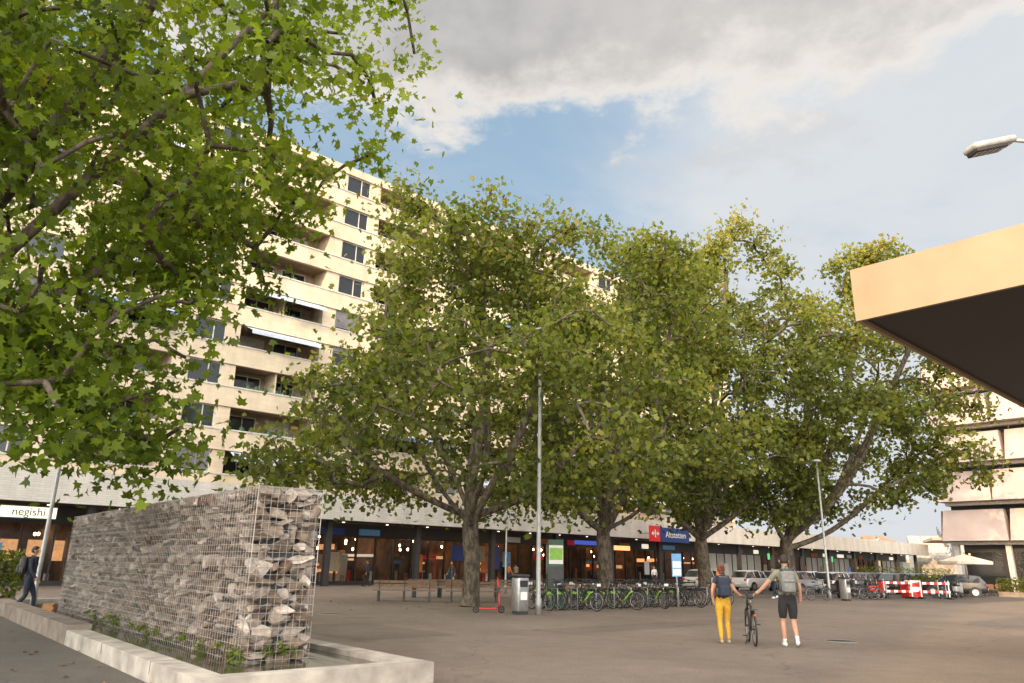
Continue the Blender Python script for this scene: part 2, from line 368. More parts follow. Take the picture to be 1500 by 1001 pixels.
def tree(name,base,fork_h,trunk_r,clumps,limbs,nleaf,lsize,tmpl,lm,sig=(.6,.6,.38),lean=(0,0)):
    base=np.array(base,float); nodes=[base.copy()]; par=[-1]
    nseg=8
    for i in range(1,nseg+1):
        f=i/nseg
        nodes.append(base+np.array([lean[0]*f*f+.06*math.sin(5*f),lean[1]*f*f+.05*math.cos(4*f),fork_h*f])); par.append(len(nodes)-2)
    fork=len(nodes)-1
    for tip in limbs:
        tip=np.array(tip,float); st=fork-random.choice((0,0,1)); s0=nodes[st]
        d=tip-s0; Ls=np.linalg.norm(d); k=max(5,int(Ls/.9)); pv=st
        up=np.array([0,0,Ls*.22])
        ph=random.random()*6
        for i in range(1,k+1):
            f=i/k
            p=s0+d*f-up*math.sin(math.pi*f)*.5*(1 if d[2]>Ls*.5 else -.6)+np.array([math.sin(ph+f*6),math.cos(ph*2+f*5),math.sin(ph+f*4)*.5])*.28*f*(1.2-f)*2
            nodes.append(p); par.append(pv); pv=len(nodes)-1
    cl=np.array(clumps); A=np.array(nodes[fork:]) ; 
    dm=np.min(np.linalg.norm(cl[:,None]-A[None],axis=2),axis=1); order=np.argsort(dm)
    arr=np.zeros((len(nodes)+len(cl)*14,3)); arr[:len(nodes)]=nodes; cnt=len(nodes); tips=[]
    for ci in order:
        p=cl[ci]; q=arr[fork:cnt]; dv=p-q; dd=np.linalg.norm(dv,axis=1)
        cost=dd+.7*np.maximum(0,-dv[:,2])
        j=int(np.argmin(cost))+fork; dist=dd[j-fork]
        k=min(12,max(1,int(dist/.55))); pv=j; s0=arr[j].copy(); d=p-s0
        for i in range(1,k+1):
            f=i/k; q_=s0+d*f+rng.normal(size=3)*.09*dist**.5*(1-f)+np.array([0,0,.12*dist*math.sin(math.pi*f)])
            arr[cnt]=q_; par.append(pv); pv=cnt; cnt+=1
        tips.append(pv)
    arr=arr[:cnt]; par=np.array(par)
    acc=np.zeros(cnt); r=np.zeros(cnt)
    E=2.35
    haschild=np.zeros(cnt,bool); haschild[par[1:]]=True
    for i in range(cnt-1,-1,-1):
        r[i]=(acc[i]**(1/E)) if haschild[i] else 1.
        if i: acc[par[i]]+=r[i]**E
    r*=trunk_r/r[0]; r=np.maximum(r,.009)
    for i in range(1,nseg): r[i]=max(r[i],trunk_r*.92)
    r[0]=trunk_r*1.25; r[1]=trunk_r*1.03
    p1=arr[1:]; pr=par[1:]; p0=arr[pr]; r1=r[1:]; r0=np.where(r1>.55*r[pr],r[pr],np.minimum(r[pr],r1*1.35))
    d=p1-p0; Ld=np.linalg.norm(d,axis=1,keepdims=True); t=d/np.maximum(Ld,1e-6)
    p1=p1+t*r1[:,None]*.35
    ref=np.where(np.abs(t[:,2:3])<.9,np.array([[0,0,1.]]),np.array([[1.,0,0]])); u=unit(np.cross(t,ref)); w_=np.cross(t,u)
    K=8; an=np.arange(K)*2*math.pi/K; cs=np.cos(an)[None,:,None]; sn=np.sin(an)[None,:,None]
    ring=lambda p,rr:p[:,None]+(u[:,None]*cs+w_[:,None]*sn)*rr[:,None,None]
    v=np.concatenate([ring(p0,r0),ring(p1,r1)],axis=1).reshape(-1,3); n=len(t)
    o=(np.arange(n)*2*K)[:,None,None]; k0=np.arange(K); q=np.stack([k0,(k0+1)%K,(k0+1)%K+K,k0+K],axis=1)[None]; idx=(o+q).reshape(-1)
    me=D.meshes.new('trunk_and_limbs'); me.vertices.add(len(v)); me.vertices.foreach_set('co',v.astype(np.float32).ravel())
    me.loops.add(len(idx)); me.loops.foreach_set('vertex_index',idx.astype(np.int32)); me.polygons.add(n*K); me.polygons.foreach_set('loop_start',np.arange(0,n*K*4,4,dtype=np.int32))
    me.polygons.foreach_set('use_smooth',np.ones(n*K,bool)); me.materials.append(M['bark']); me.update(calc_edges=True)
    root=empty(name,Matrix.Identity(4)); put(me,'trunk_and_limbs',root)
    m=len(cl); per=rng.poisson(nleaf,m); tot=int(per.sum()); ci=np.repeat(np.arange(m),per)
    csz=rng.uniform(.6,1.4,m)
    off=rng.normal(size=(tot,3))*np.array(sig)*csz[ci][:,None]; off[:,2]-=np.linalg.norm(off[:,:2],axis=1)*.25
    c=cl[ci]+off
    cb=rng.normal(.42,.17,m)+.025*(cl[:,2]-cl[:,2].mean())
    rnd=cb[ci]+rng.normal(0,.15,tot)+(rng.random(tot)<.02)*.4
    size=rng.uniform(.6,1.25,tot)*lsize
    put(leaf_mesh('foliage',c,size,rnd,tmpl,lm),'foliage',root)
    return root
def crown(n,cx,cy,z0,z1,Rm,prof,seed,off=(0,0),gap=-.18,inner=.45):
    out=[];t=0
    while len(out)<n and t<60000:
        t+=1
        h=random.random(); z=z0+(z1-z0)*h; a=random.random()*6.283
        i=h*(len(prof)-1); k=min(int(i),len(prof)-2); pr=prof[k]+(prof[k+1]-prof[k])*(i-k)
        Rr=Rm*pr*(1+.36*noise.noise(Vector((math.cos(a)*1.5,math.sin(a)*1.5,z*.3+seed))))
        if random.random()>pr+.15: continue
        u=random.random()**.5
        if u<inner and h<.75 and random.random()<.75: continue
        x=cx+off[0]*h+Rr*u*math.cos(a); y=cy+off[1]*h+Rr*u*math.sin(a)
        if noise.noise(Vector((x*.3+seed,y*.3,z*.36)))<gap: continue
        out.append((x,y,z+.4*math.sin(a*3)))
    return out
def limbtips(n,cx,cy,z0,z1,Rm,off=(0,0)):
    T=[]
    for i in range(n):
        a=6.283*i/n+random.uniform(-.25,.25); h=(.25,.5,.38,.62)[i%4]
        T.append((cx+off[0]*h+Rm*(.72-.5*h)*math.cos(a),cy+off[1]*h+Rm*(.72-.5*h)*math.sin(a),z0+(z1-z0)*h))
    T.append((cx+off[0]*.8,cy+off[1]*.8,z0+(z1-z0)*.85))
    return T
PR1=[.62,1.,.92,.70,.56,.48,.40,.28]
PR=[.55,.95,1.,.93,.82,.66,.46,.22]
PR3=[.55,.92,1.,.92,.80,.64,.46,.26]
specs=[(-1.4,29.3,4.0,16.2,9.5,(.9,0),.31,400,64,.205,1.3,-.02,PR1),
       (4.9,39,4.6,19.6,8.0,(2.4,0),.36,370,60,.24,9.1,-.05,PR),
       (11.9,47,4.9,24.0,8.6,(3.2,0),.4,430,58,.26,17.7,-.05,PR3),
       (18.2,50,5.0,24.2,9.3,(6.4,0),.44,450,58,.27,27.2,-.05,PR3)]
for i,(x,y,z0,z1,Rm,off,tr,nc,nl,ls,sd_,gp,pf) in enumerate(specs):
    cx=x+(2.2 if i==3 else -.5 if i==0 else 0)
    cl=crown(nc,cx,y,z0,z1,Rm,pf,sd_,off,gp)
    if i==0:
        for (tx,ty,tz,rr) in ((-4.4,29,16.9,1.0),(2.0,29.6,16.3,1.9),(-.3,30,14.8,1.4)):
            for q in range(13): cl.append((tx+random.gauss(0,rr*.5),ty+random.gauss(0,.8),tz-abs(random.gauss(0,1.3))))
    tree('plane_tree',(x,y,0),3.3,tr,cl,limbtips(8,cx,y,z0,z1,Rm,off),nl,ls,LEAF_F,M['leafA'],sig=(.55,.55,.35))
    b=MB(); b.tube([(x,y,.002),(x,y,.01)],[1.5,1.45],'gravel',26,smooth=False); b.obj('tree_pit')
cl=[];t=0
while len(cl)<640 and t<80000:
    t+=1
    p=rng.normal(size=3); p/=np.linalg.norm(p); u=random.random()**.4; 
    q=np.array([-12.4,13.2,11.6])+p*u*np.array([10.4,6.6,8.8])*(1+.22*noise.noise(Vector(p*2)))
    if q[2]>18.5 or q[2]<(4.8 if q[0]<-7.6 else 3.9) or q[0]<-16: continue
    if q[0]>-7.0+(q[2]-2.7)*.53+1.4*noise.noise(Vector((q[1]*.5,q[2]*.6,4))): continue
    if noise.noise(Vector(q*.33))<-.13: continue
    cl.append(q)
for k in range(44):
    f=random.random(); cl.append(np.array([-9.6+3.4*f+random.gauss(0,.4),12.5+random.gauss(0,1),5.9-2.4*f+random.gauss(0,.35)]))
tree('plane_tree',(-13.2,13.0,0),3.6,.40,cl,[(-8.5,12,6),(-7.0,14,8.5),(-5.6,12,11),(-8,10.5,10),(-9,16,9),(-12,15,14),(-14,11,12),(-7,13,15),(-16,14,9),(-8.8,12.6,5.2)],68,.185,LEAF_N,M['leafB'],sig=(.48,.48,.34))
fl=np.concatenate([np.stack([rng.uniform(-9,-3,70),rng.uniform(6,16,70),np.full(70,.016)],axis=1),np.stack([rng.uniform(-8,4,70),rng.uniform(26,33,70),np.full(70,.016)],axis=1)])
put(leaf_mesh('fallen_leaves',fl,rng.uniform(.07,.12,140),rng.uniform(.0,1,140),LEAF_N,leaf_mat('dry_leaves',[(0,(.12,.07,.02)),(1,(.25,.17,.06))],.1),flat=True),'fallen_leaves')
# ------------------------------------------------------------------ apartment building
BO=(-12.6,49,0); BT=frame(BO,AD); ab=empty('apartment_building',BT)
S0,S1,SE=-34.5,51.,106.
fb=MB(); gb=MB()
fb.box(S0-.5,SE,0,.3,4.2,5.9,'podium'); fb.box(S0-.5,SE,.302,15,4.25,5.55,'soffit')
PH=2.7; TY=.5
def zf(k): return 5.6+PH*k
per=9.5; NP=9
for k in range(9):
    z=zf(k)
    if k: fb.box(S0,S1,TY,TY+.28,z-.35,z+.95,'cream')
    else: fb.box(S0,S1,TY,TY+.28,5.56,z+.95,'cream')
    fb.box(S0,S1,TY-.05,TY-.002,z+.86,z+.95,'frame')
    fb.box(S0,S1,TY+.283,TY+2.,z-.25,z,'loggia_shade')
    fb.box(S0,S1,TY+2.002,TY+2.3,z-.25,z+PH-.252,'loggia_shade')
    for i in range(NP):
        s=S0+per*i; h0=z+.952; h1=z+PH-.352
        def wall(a,b_):
            fb.box(s+a,s+b_,TY+.12,TY+2.,h0,h1,'cream'); fb.box(s+a,s+b_,TY+.284,TY+1.999,z+.002,h0-.002,'cream'); fb.box(s+a+.001,s+b_-.001,TY+.3,TY+1.99,h1+.002,z+PH-.252,'cream')
        wall(5.6,6.6); wall(8.6,9.5); 
        a,b_=s+6.6,s+8.6; y=TY+.2
        for (u0,u1,v0,v1) in((a,a+.07,h0,h1),(b_-.07,b_,h0,h1),(a+1.2,a+1.27,h0+.07,h1-.07),(a+.07,b_-.07,h0,h0+.07),(a+.07,b_-.07,h1-.07,h1)):
            fb.box(u0,u1,y,y+.07,v0,v1,'frame')
        gb.box(a+.07,b_-.07,y+.03,y+.04,h0+.07,h1-.07,'glass')
        rr=random.random()
        if rr<.45:
            hh=h1-random.choice((.5,.9,1.3)); zz_=h1
            while zz_>max(hh,h0)+.06:
                gb.box(a+.02,b_-.02,y-.06,y-.03,zz_-.055,zz_-.012,'blind'); zz_-=.07
        fb.box(a,b_,y+.3,TY+1.999,z+.003,z+.9,'curtain')
        for q in range(2):
            la=s+.7+q*2.4; lb=la+1.7
            if (i*7+k*3+q)%5==0: 
                fb.box(la,lb,TY+1.9,TY+2.0,z+.002,z+2.2,'curtain'); continue
            gb.box(la,lb,TY+1.95,TY+1.99,z+.05,z+2.15,'glass')
            fb.box(la-.07,la,TY+1.9,TY+2.0,z+.002,z+2.22,'frame'); fb.box(lb,lb+.07,TY+1.9,TY+2.0,z+.002,z+2.22,'frame'); fb.box((la+lb)/2-.03,(la+lb)/2+.03,TY+1.9,TY+1.948,z+.002,z+2.15,'frame'); fb.box(la,lb,TY+1.9,TY+2.0,z+2.152,z+2.22,'frame')
        fb.box(s+2.75,s+2.85,TY+.3,TY+1.9,z+.001,z+PH-.26,'cream') if (i+k)%2 else None
        rr=random.random()
        if rr<.25 or (k in(0,3) and rr<.7):
            x0,x1=s+.3,s+5.3; o=.75+random.random()*.5
            gb.add([(x0,TY+.15,h1-.02),(x1,TY+.15,h1-.02),(x1,TY-o,h1-.5),(x0,TY-o,h1-.5)],[(0,1,2,3)],'awning'); gb.add([(x0,TY-o,h1-.502),(x1,TY-o,h1-.502),(x1,TY-o,h1-.72),(x0,TY-o,h1-.72)],[(0,1,2,3)],random.choice(('awning','awnblue')))
        if random.random()<.3:
            for q in range(6):
                gb.ell((s+1+q*.6+random.random()*.3,TY+.5,z+1.05),(.22,.15,.2+.12*random.random()),'dgreen',7,5)
        if random.random()<.4: gb.box(s+1.2,s+1.9,TY+.6,TY+1.1,z+.01,z+1.2,random.choice(['orange','white','blue','wood']))
zt=zf(9)
fb.box(S0,S1,TY,TY+.28,zt-.35,zt+.25,'cream'); fb.box(S0,S1,TY+.283,TY+13,zt-.3,zt+.05,'cream')
fb.box(S0-.28,S0-.002,TY+.001,TY+13,5.56,zt+.249,'cream'); fb.box(S1+.002,S1+.28,TY+.001,TY+13,5.56,zt+.249,'cream'); fb.box(S0,S1,TY+12.7,TY+13,5.56,zt-.31,'cream')
fb.box(S0+12,S0+18,TY+4,TY+10,zt+.05,zt+2.4,'cream'); fb.box(20,26,TY+4,TY+10,zt+.05,zt+2.4,'cream')
fb.obj('walls',ab); gb.obj('windows_and_awnings',ab)
sb=MB(); GY=3.6
sb.box(S0,SE,13,13.3,0,4.2,'interior'); sb.box(S0,SE,GY+.1,13,.004,.02,'shopfloor')
sb.box(S0,SE,GY,GY+.25,3.25,4.2,'dframe'); sb.box(S0,SE,GY+.02,GY+.2,0,.25,'dframe')
s=S0; i=0
gl=MB()
while s<SE-1.6:
    sb.box(s,s+.09,GY-.02,GY+.18,.25,3.25,'dframe')
    if s>44 and int(s/12)%2==0: gl.box(s+.09,s+1.6,GY+.06,GY+.08,.25,3.25,'podium')
    elif not(13<s<17 or 23<s<26): gl.box(s+.09,s+1.6,GY+.06,GY+.08,.25,3.25,'shopglass')
    s+=1.6; i+=1
s=S0
while s<SE: sb.box(s,s+.38,.7,1.08,0,4.2,'dark'); s+=7.2
s=S0
while s<SE-8:
    sb.box(s,s+.15,GY+.3,13,0,4.2,'interior'); 
    for q in range(4):
        x=s+random.uniform(.5,5.8); hh=random.uniform(.9,2.5); sb.box(x,x+random.uniform(.4,1.4),GY+random.uniform(1,5),GY+6,.02,hh,random.choice(['interior','wood','dark','white','orange','tan','red']))
    for q in range(8):
        x=s+random.uniform(.3,6.8); y=GY+random.uniform(.8,7); gl.ell((x,y,random.uniform(2.4,3.4)),(.09,.09,.11),'warm',5,3)
    for q in range(8):
        x=s+.3+q*.85+random.uniform(0,.3)
        if random.random()<.85:
            z_=random.uniform(.7,2.5); gl.box(x,x+random.uniform(.2,.7),GY+random.uniform(1.,5.),GY+5.5,z_,z_+random.uniform(.12,.45),random.choice(['warm2','warm3','warm3','cool2','cool2','warm3','lblue','redl','gsign' if random.random()<.3 else 'warm3']))
    for q in range(14):
        x=s+.5+q*.45; 
        if random.random()<.75: sb.box(x,x+.25,GY+.35,GY+.5,.26,.26+random.uniform(.3,1.2),random.choice(['orange','white','dgreen','red','tan','dark']))
    for q in range(2):
        if random.random()<.7:
            x=s+.6+q*3.4+random.uniform(0,.6); sb.box(x,x+random.uniform(1.0,2.2),GY-.08,GY-.01,3.42,3.85,random.choice(['white','redl','lblue','orange','cool2','blue']))
    if random.random()<.7:
        x=s+random.uniform(1,5.5); sb.box(x,x+.8,GY-.04,GY-.025,.9,2.2,random.choice(['white','redl','tan','orange','lblue']))
    s+=7.2
for s in np.arange(S0+2,SE-2,3.6): gl.tube([(s,2.2,4.2),(s,2.2,4.16)],.09,'cool',6)
sb.obj('shop_fronts',ab); gl.obj('shop_glass_and_lamps',ab)
sg=MB(); 
sg.box(-16.9,-14.4,.5,.62,3.4,3.95,'cool2'); sg.box(-16.96,-14.34,.63,.7,3.35,4.0,'dgreen')
for q in range(5): sg.box(-18.6+q*1.3,-17.75+q*1.3,GY+.9,GY+1.0,1.3+.2*(q%2),2.4,'warm3')
sg.obj('restaurant_sign_panel',ab); text('negishi',.55,'dgreen',ab,(-15.65,.48,3.68),(R(90),0,0))
sg=MB()
sg.box(33.0,34.5,-1.7,-1.55,3.9,5.3,'redl'); sg.box(34.7,39.2,-1.65,-1.5,3.9,5.2,'blue')
for s_ in (33.6,36,38.5): sg.box(s_,s_+.06,-1.5,0,4.6,4.66,'dark')
sg.box(33.3,34.2,-1.74,-1.705,4.54,4.66,'white'); sg.box(33.69,33.81,-1.74,-1.705,4.25,4.95,'white')
for a_ in(-1,1): sg.add([(33.75+a_*.6,-1.73,4.6),(33.75+a_*.3,-1.73,4.83),(33.75+a_*.3,-1.73,4.37)],[(0,1,2)],'white')
sg.obj('station_sign_panel',ab); text('Altstetten',.8,'white',ab,(37,-1.67,4.55),(R(90),0,0))
sg=MB(); sg.box(26.8,30.2,1.9,2.0,3.45,3.8,'screen'); sg.box(30.8,34.5,1.9,2.,3.1,3.5,'warm2'); sg.box(18.2,19.0,3.2,3.3,1.2,3.0,'blue'); sg.box(19.4,20.2,3.2,3.3,1.4,2.6,'lblue')
sg.box(22.3,24.0,.9,1.0,.9,3.4,'white'); sg.box(22.4,23.1,.87,.9,1.0,1.9,'red'); sg.box(23.2,23.9,.87,.9,1.9,3.3,'blue'); sg.box(22.4,23.,.86,.87,2.4,3.3,'orange')
sg.box(14.0,15.6,3.3,3.4,1.8,3.0,'blue'); sg.box(16.0,17.5,3.3,3.4,1.8,3.0,'tan')
sg.box(62,63.1,2.9,3.0,2.8,3.5,'gsign'); sg.box(78,79.1,2.9,3.0,2.8,3.5,'gsign')
sg.obj('display_panels',ab)
# ------------------------------------------------------------------ right-hand office building with tilted panels
rbE=empty('office_building',frame((39.,68.,0),(.671,-.741)))
M['panel']=mat('pale_facade_panel',(.38,.30,.275),.6,scale=.8,var=.1)
b=MB(); Lr=40
b.box(1,Lr,1.2,22,0,20,'dark')
for k in range(5):
    z=4.3+k*3.36; x=0; k2=0
    while x<Lr:
        wd=(5.2,4.4,5.8)[(k+k2)%3]; k2+=1
        x1=min(x+wd-.12,Lr); off=-.15*((k+k2)%2)
        b.add([(x,off-.75,z),(x1,off-.75,z),(x1-.25,off+.15,z+2.65),(x+.1,off+.15,z+2.65),(x,off+.6,z),(x1,off+.6,z),(x1-.25,off+.9,z+2.65),(x+.1,off+.9,z+2.65)],[(0,1,2,3),(4,7,6,5),(0,4,5,1),(3,2,6,7),(0,3,7,4),(1,5,6,2)],'panel')
        x+=wd
    b.add([(-.1,-.75,z),(-.1,.15,z+2.65),(1.6,22,z+2.65),(1.2,22,z)],[(0,1,2,3)],'panel')
    b.box(.3,Lr,.2,1.3,z-.3,z-.02,'frame'); 
    b.box(.5,Lr,.95,1.15,z+2.66,z+3.05,'glass')
for x in range(0,Lr,4): b.box(x+.4,x+.8,.5,.9,0,4.,'frame'); b.box(x+.9,x+3.9,1.,1.1,.3,3.4,'shopglass')
b.obj('facade_panels',rbE)
b=MB(); 
for x in range(1,Lr,3): b.ell((x+.5,.7,3.2),(.1,.1,.1),'warm2',6,4)
b.obj('lamps',rbE)
# ------------------------------------------------------------------ canopy
cE=empty('station_canopy',frame((5.0,10.2,0),(.671,-.741)))
M['fascia']=mat('fascia_metal',(.26,.195,.12),.55,.0,scale=1.2,var=.12,bump=.1,bscale=3)
def slat(name):
    m,nt,b=new_mat(name); N=nt.nodes; L=nt.links
    tc=N.new('ShaderNodeTexCoord'); wv=N.new('ShaderNodeTexWave'); wv.inputs['Scale'].default_value=9; wv.bands_direction='Y'
    L.new(tc.outputs['Object'],wv.inputs['Vector']); cr=N.new('ShaderNodeValToRGB'); cr.color_ramp.elements[0].color=(.005,.005,.005,1); cr.color_ramp.elements[1].color=(.025,.021,.019,1)
    L.new(wv.outputs['Fac'],cr.inputs[0]); L.new(cr.outputs[0],b.inputs['Base Color']); b.inputs['Roughness'].default_value=.6
    return m
M['slat']=slat('slatted_soffit')
b=MB(); Wc,Dc=17.,11.4
x=0
while x<Wc-.1: b.box(x+.006,x+3.4-.006,0,.06,5.0,5.8,'fascia'); x+=3.4
b.box(0,.06,.062,Dc,5.0,5.8,'fascia'); b.box(Wc-.06,Wc,.062,Dc,5.0,5.8,'fascia'); b.box(0,Wc,Dc+.002,Dc+.06,5.0,5.8,'fascia')
b.box(.062,Wc-.062,.062,Dc,5.06,5.74,'slat')
for i in range(5):
    for j in range(3): b.tube([(2+i*3.2,2+j*3.5,5.062),(2+i*3.2,2+j*3.5,5.03)],.13,'steel',16)
for p in((9,8),(15,8),(15,2.5)): b.tube([(p[0],p[1],0),(p[0],p[1],5.06)],.16,'galv',16)
b.obj('roof_and_columns',cE)
# ------------------------------------------------------------------ unseen block added behind the viewer to shade the square and lower facade
ob=empty('shadow_block',Matrix.Identity(4)); b=MB()
M['shade_block']=mat('render_beige',(.4,.36,.3),.8)
def prism(x0,x1,y1,y0,h,m):
    k=.65*(y1-y0)
    b.add([(x0-k,y0,0),(x1-k,y0,0),(x1,y1,0),(x0,y1,0),(x0-k,y0,h),(x1-k,y0,h),(x1,y1,h),(x0,y1,h)],[(0,3,2,1),(4,5,6,7),(0,1,5,4),(1,2,6,5),(2,3,7,6),(3,0,4,7)],m)
yb=-70.; xe=6.2-.65*(11.8-yb)
prism(-210,xe-1.2,yb,yb-16,58.,'shade_block'); prism(xe-1.2-.65+.002,xe-.65,yb-1,yb-15,28.5,'shade_block')  # skewed end and thin annex shaped to set the shadow's edge
for k in range(18):
    for i in range(30):
        b.box(-200+i*4.8,-200+i*4.8+2.6,yb+.01,yb+.1,1.2+k*3.1,2.9+k*3.1,'glass')
b.obj('walls',ob)
# ------------------------------------------------------------------ hills, ramp, background
M['hill']=mat('hill_forest',(.09,.115,.09),.95,scale=.02,var=.4)
b=MB(); vs=[];fs=[]; nx=90
for j in range(8):
    for i in range(nx+1):
        x=-900+i*30; y=900+j*90; h=75*math.exp(-((j-4)/2.4)**2)*(.65+.6*noise.noise(Vector((x*.0022,j*.3,0)))+.12*noise.noise(Vector((x*.02,j,3))))
        vs.append((x,y,h-2))
for j in range(7):
    for i in range(nx): a=j*(nx+1)+i; fs.append((a,a+1,a+nx+2,a+nx+1))
b.add(vs,fs,'hill',True); b.obj('hills')
b=MB()
for i in range(90):
    x=random.uniform(250,900); y=random.uniform(930,1150); z=35*random.random()+8; s_=random.uniform(6,14)
    b.box(x,x+s_,y,y+8,z-12,z+5,random.choice(['white','tan','podium'])); b.add([(x-1,y-1,z+5),(x+s_+1,y-1,z+5),(x+s_+1,y+9,z+5),(x-1,y+9,z+5),(x,y+4,z+9),(x+s_,y+4,z+9)],[(0,1,5,4),(2,3,4,5),(0,4,3),(1,2,5)],'wood')
b.obj('distant_houses')
b=MB(); T=frame((69,118,0),(.42,1))
for i in range(12): b.box(i*1.6,i*1.6+1.6,0,5,0,2.4+i*.5,'concrete',T); 
for i in range(13): b.box(i*1.6,i*1.6+.1,-.15,-.02,2.2+i*.5,3.6+i*.5,'dframe',T)
for i in range(4): b.box(-8+i*3,-7.7+i*3,0,.4,0,6.5,'galv',T)
b.box(-9,4,0,4,6.2,6.6,'tan',T)
b.obj('station_ramp')
# ------------------------------------------------------------------ gabion fountain
GT=frame((-3.3,8.75,0),(.768,.64))
fe=empty('fountain_basin',GT); b=MB(); BW=3.05; BL=19; RW=.34
b.box(0,RW,RW,7.2,0,.25,'concrete'); b.box(0.0,RW+.06,7.204,BL,0,.33,'concd')
b.box(0,BW,0,RW-.004,0,.252,'concrete'); b.box(BW-RW,BW,RW,BL,0,.25,'concrete'); b.box(0,BW,BL+.002,BL+RW,0,.25,'concrete')
for yy in(1.9,4.5): b.box(-.003,RW+.003,yy,yy+.012,.1,.253,'dark')
b.box(RW+.002,BW-RW-.002,RW+.002,BL,0,.06,'concd')
b.obj('rim_and_floor',fe)
mw,nt_,bw_=new_mat('water'); bw_.inputs['Base Color'].default_value=(.06,.055,.035,1); bw_.inputs['Roughness'].default_value=.08
n=nt_.nodes.new('ShaderNodeTexNoise'); n.inputs['Scale'].default_value=9; bp=nt_.nodes.new('ShaderNodeBump'); bp.inputs['Strength'].default_value=.25; bp.inputs['Distance'].default_value=.03
nt_.links.new(n.outputs['Fac'],bp.inputs['Height']); nt_.links.new(bp.outputs[0],bw_.inputs['Normal']); M['water']=mw
b=MB(); b.box(RW+.004,BW-RW-.004,RW+.004,BL-.004,.07,.18,'water'); b.obj('water',fe)
ge=empty('gabion_wall',GT)
def rockmat():
    m,nt,b=new_mat('gabion_stone'); N=nt.nodes; L=nt.links
    at=N.new('ShaderNodeAttribute'); at.attribute_name='rnd'; cr=N.new('ShaderNodeValToRGB'); e=cr.color_ramp.elements
    e.new(.35); e.new(.7)
    for i,(p,c) in enumerate([(0,(.10,.06,.038)),(.35,(.20,.155,.12)),(.7,(.33,.28,.235)),(1,(.50,.44,.39))]): e[i].position=p; e[i].color=(*c,1)
    L.new(at.outputs['Fac'],cr.inputs[0])
    tc=N.new('ShaderNodeTexCoord'); n=N.new('ShaderNodeTexNoise'); n.inputs['Scale'].default_value=9; n.inputs['Detail'].default_value=7; n.inputs['Roughness'].default_value=.7; L.new(tc.outputs['Object'],n.inputs['Vector'])
    mr=N.new('ShaderNodeMapRange'); mr.inputs[1].default_value=.3; mr.inputs[2].default_value=.7; mr.inputs[3].default_value=.5; mr.inputs[4].default_value=1.3; L.new(n.outputs['Fac'],mr.inputs[0])
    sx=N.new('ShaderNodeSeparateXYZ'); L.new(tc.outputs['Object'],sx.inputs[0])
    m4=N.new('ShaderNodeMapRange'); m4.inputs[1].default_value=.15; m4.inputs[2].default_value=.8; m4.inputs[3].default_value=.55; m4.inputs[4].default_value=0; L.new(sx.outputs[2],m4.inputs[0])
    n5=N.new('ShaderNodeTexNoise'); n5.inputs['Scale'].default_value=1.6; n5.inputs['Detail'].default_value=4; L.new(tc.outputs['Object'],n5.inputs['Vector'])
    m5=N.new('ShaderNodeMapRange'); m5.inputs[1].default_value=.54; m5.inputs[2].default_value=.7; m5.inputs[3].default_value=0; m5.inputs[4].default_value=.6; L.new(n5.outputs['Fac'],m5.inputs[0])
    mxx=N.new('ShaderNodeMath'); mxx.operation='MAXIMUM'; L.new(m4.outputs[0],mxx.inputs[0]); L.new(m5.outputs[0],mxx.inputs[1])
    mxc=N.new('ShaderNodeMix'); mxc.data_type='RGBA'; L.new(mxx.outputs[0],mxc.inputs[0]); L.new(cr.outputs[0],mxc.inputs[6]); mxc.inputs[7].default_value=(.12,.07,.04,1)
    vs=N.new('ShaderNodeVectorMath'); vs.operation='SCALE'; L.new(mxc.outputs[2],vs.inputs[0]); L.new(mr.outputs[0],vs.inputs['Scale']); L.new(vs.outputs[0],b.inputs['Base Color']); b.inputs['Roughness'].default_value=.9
    bp=N.new('ShaderNodeBump'); bp.inputs['Strength'].default_value=.7; bp.inputs['Distance'].default_value=.025; L.new(n.outputs['Fac'],bp.inputs['Height']); L.new(bp.outputs[0],b.inputs['Normal'])
    return m
bm=bmesh.new(); bmesh.ops.create_icosphere(bm,subdivisions=3,radius=1); bm.verts.ensure_lookup_table()
IV=np.array([v.co[:] for v in bm.verts]); IF=np.array([[v.index for v in f.verts] for f in bm.faces]); bm.free()
tm=[]
for k in range(16):
    v=IV.copy()*1.6
    for q in range(7):
        d=rng.normal(size=3); d/=np.linalg.norm(d); h=rng.uniform(.5,.85); e=v@d-h; v=v-np.maximum(e,0)[:,None]*d
    for d in ((1,0,0),(-1,0,0),(0,1,0),(0,-1,0),(0,0,1),(0,0,-1)):
        d=np.array(d)+rng.normal(size=3)*.22; d/=np.linalg.norm(d); h=rng.uniform(.8,.98); e=v@d-h; v=v-np.maximum(e,0)[:,None]*d
    v+=rng.normal(size=v.shape)*.014; tm.append(v)
RV=[];RR=[]
WX0,WX1,WY0,WY1,WZ0,WZ1=1.0,1.98,1.54,14.0,.1,2.5
def rock(c,sz,br=.5):
    v=tm[random.randrange(16)]
    E=Matrix.Rotation(random.gauss(0,.22),3,'X')@Matrix.Rotation(random.gauss(0,.22),3,'Y')@Matrix.Rotation(random.choice((0,3.14))+random.gauss(0,.25),3,'Z')
    RV.append((v*np.array(sz))@np.array(E).T+np.array(c)); RR.append(random.gauss(br,.28))
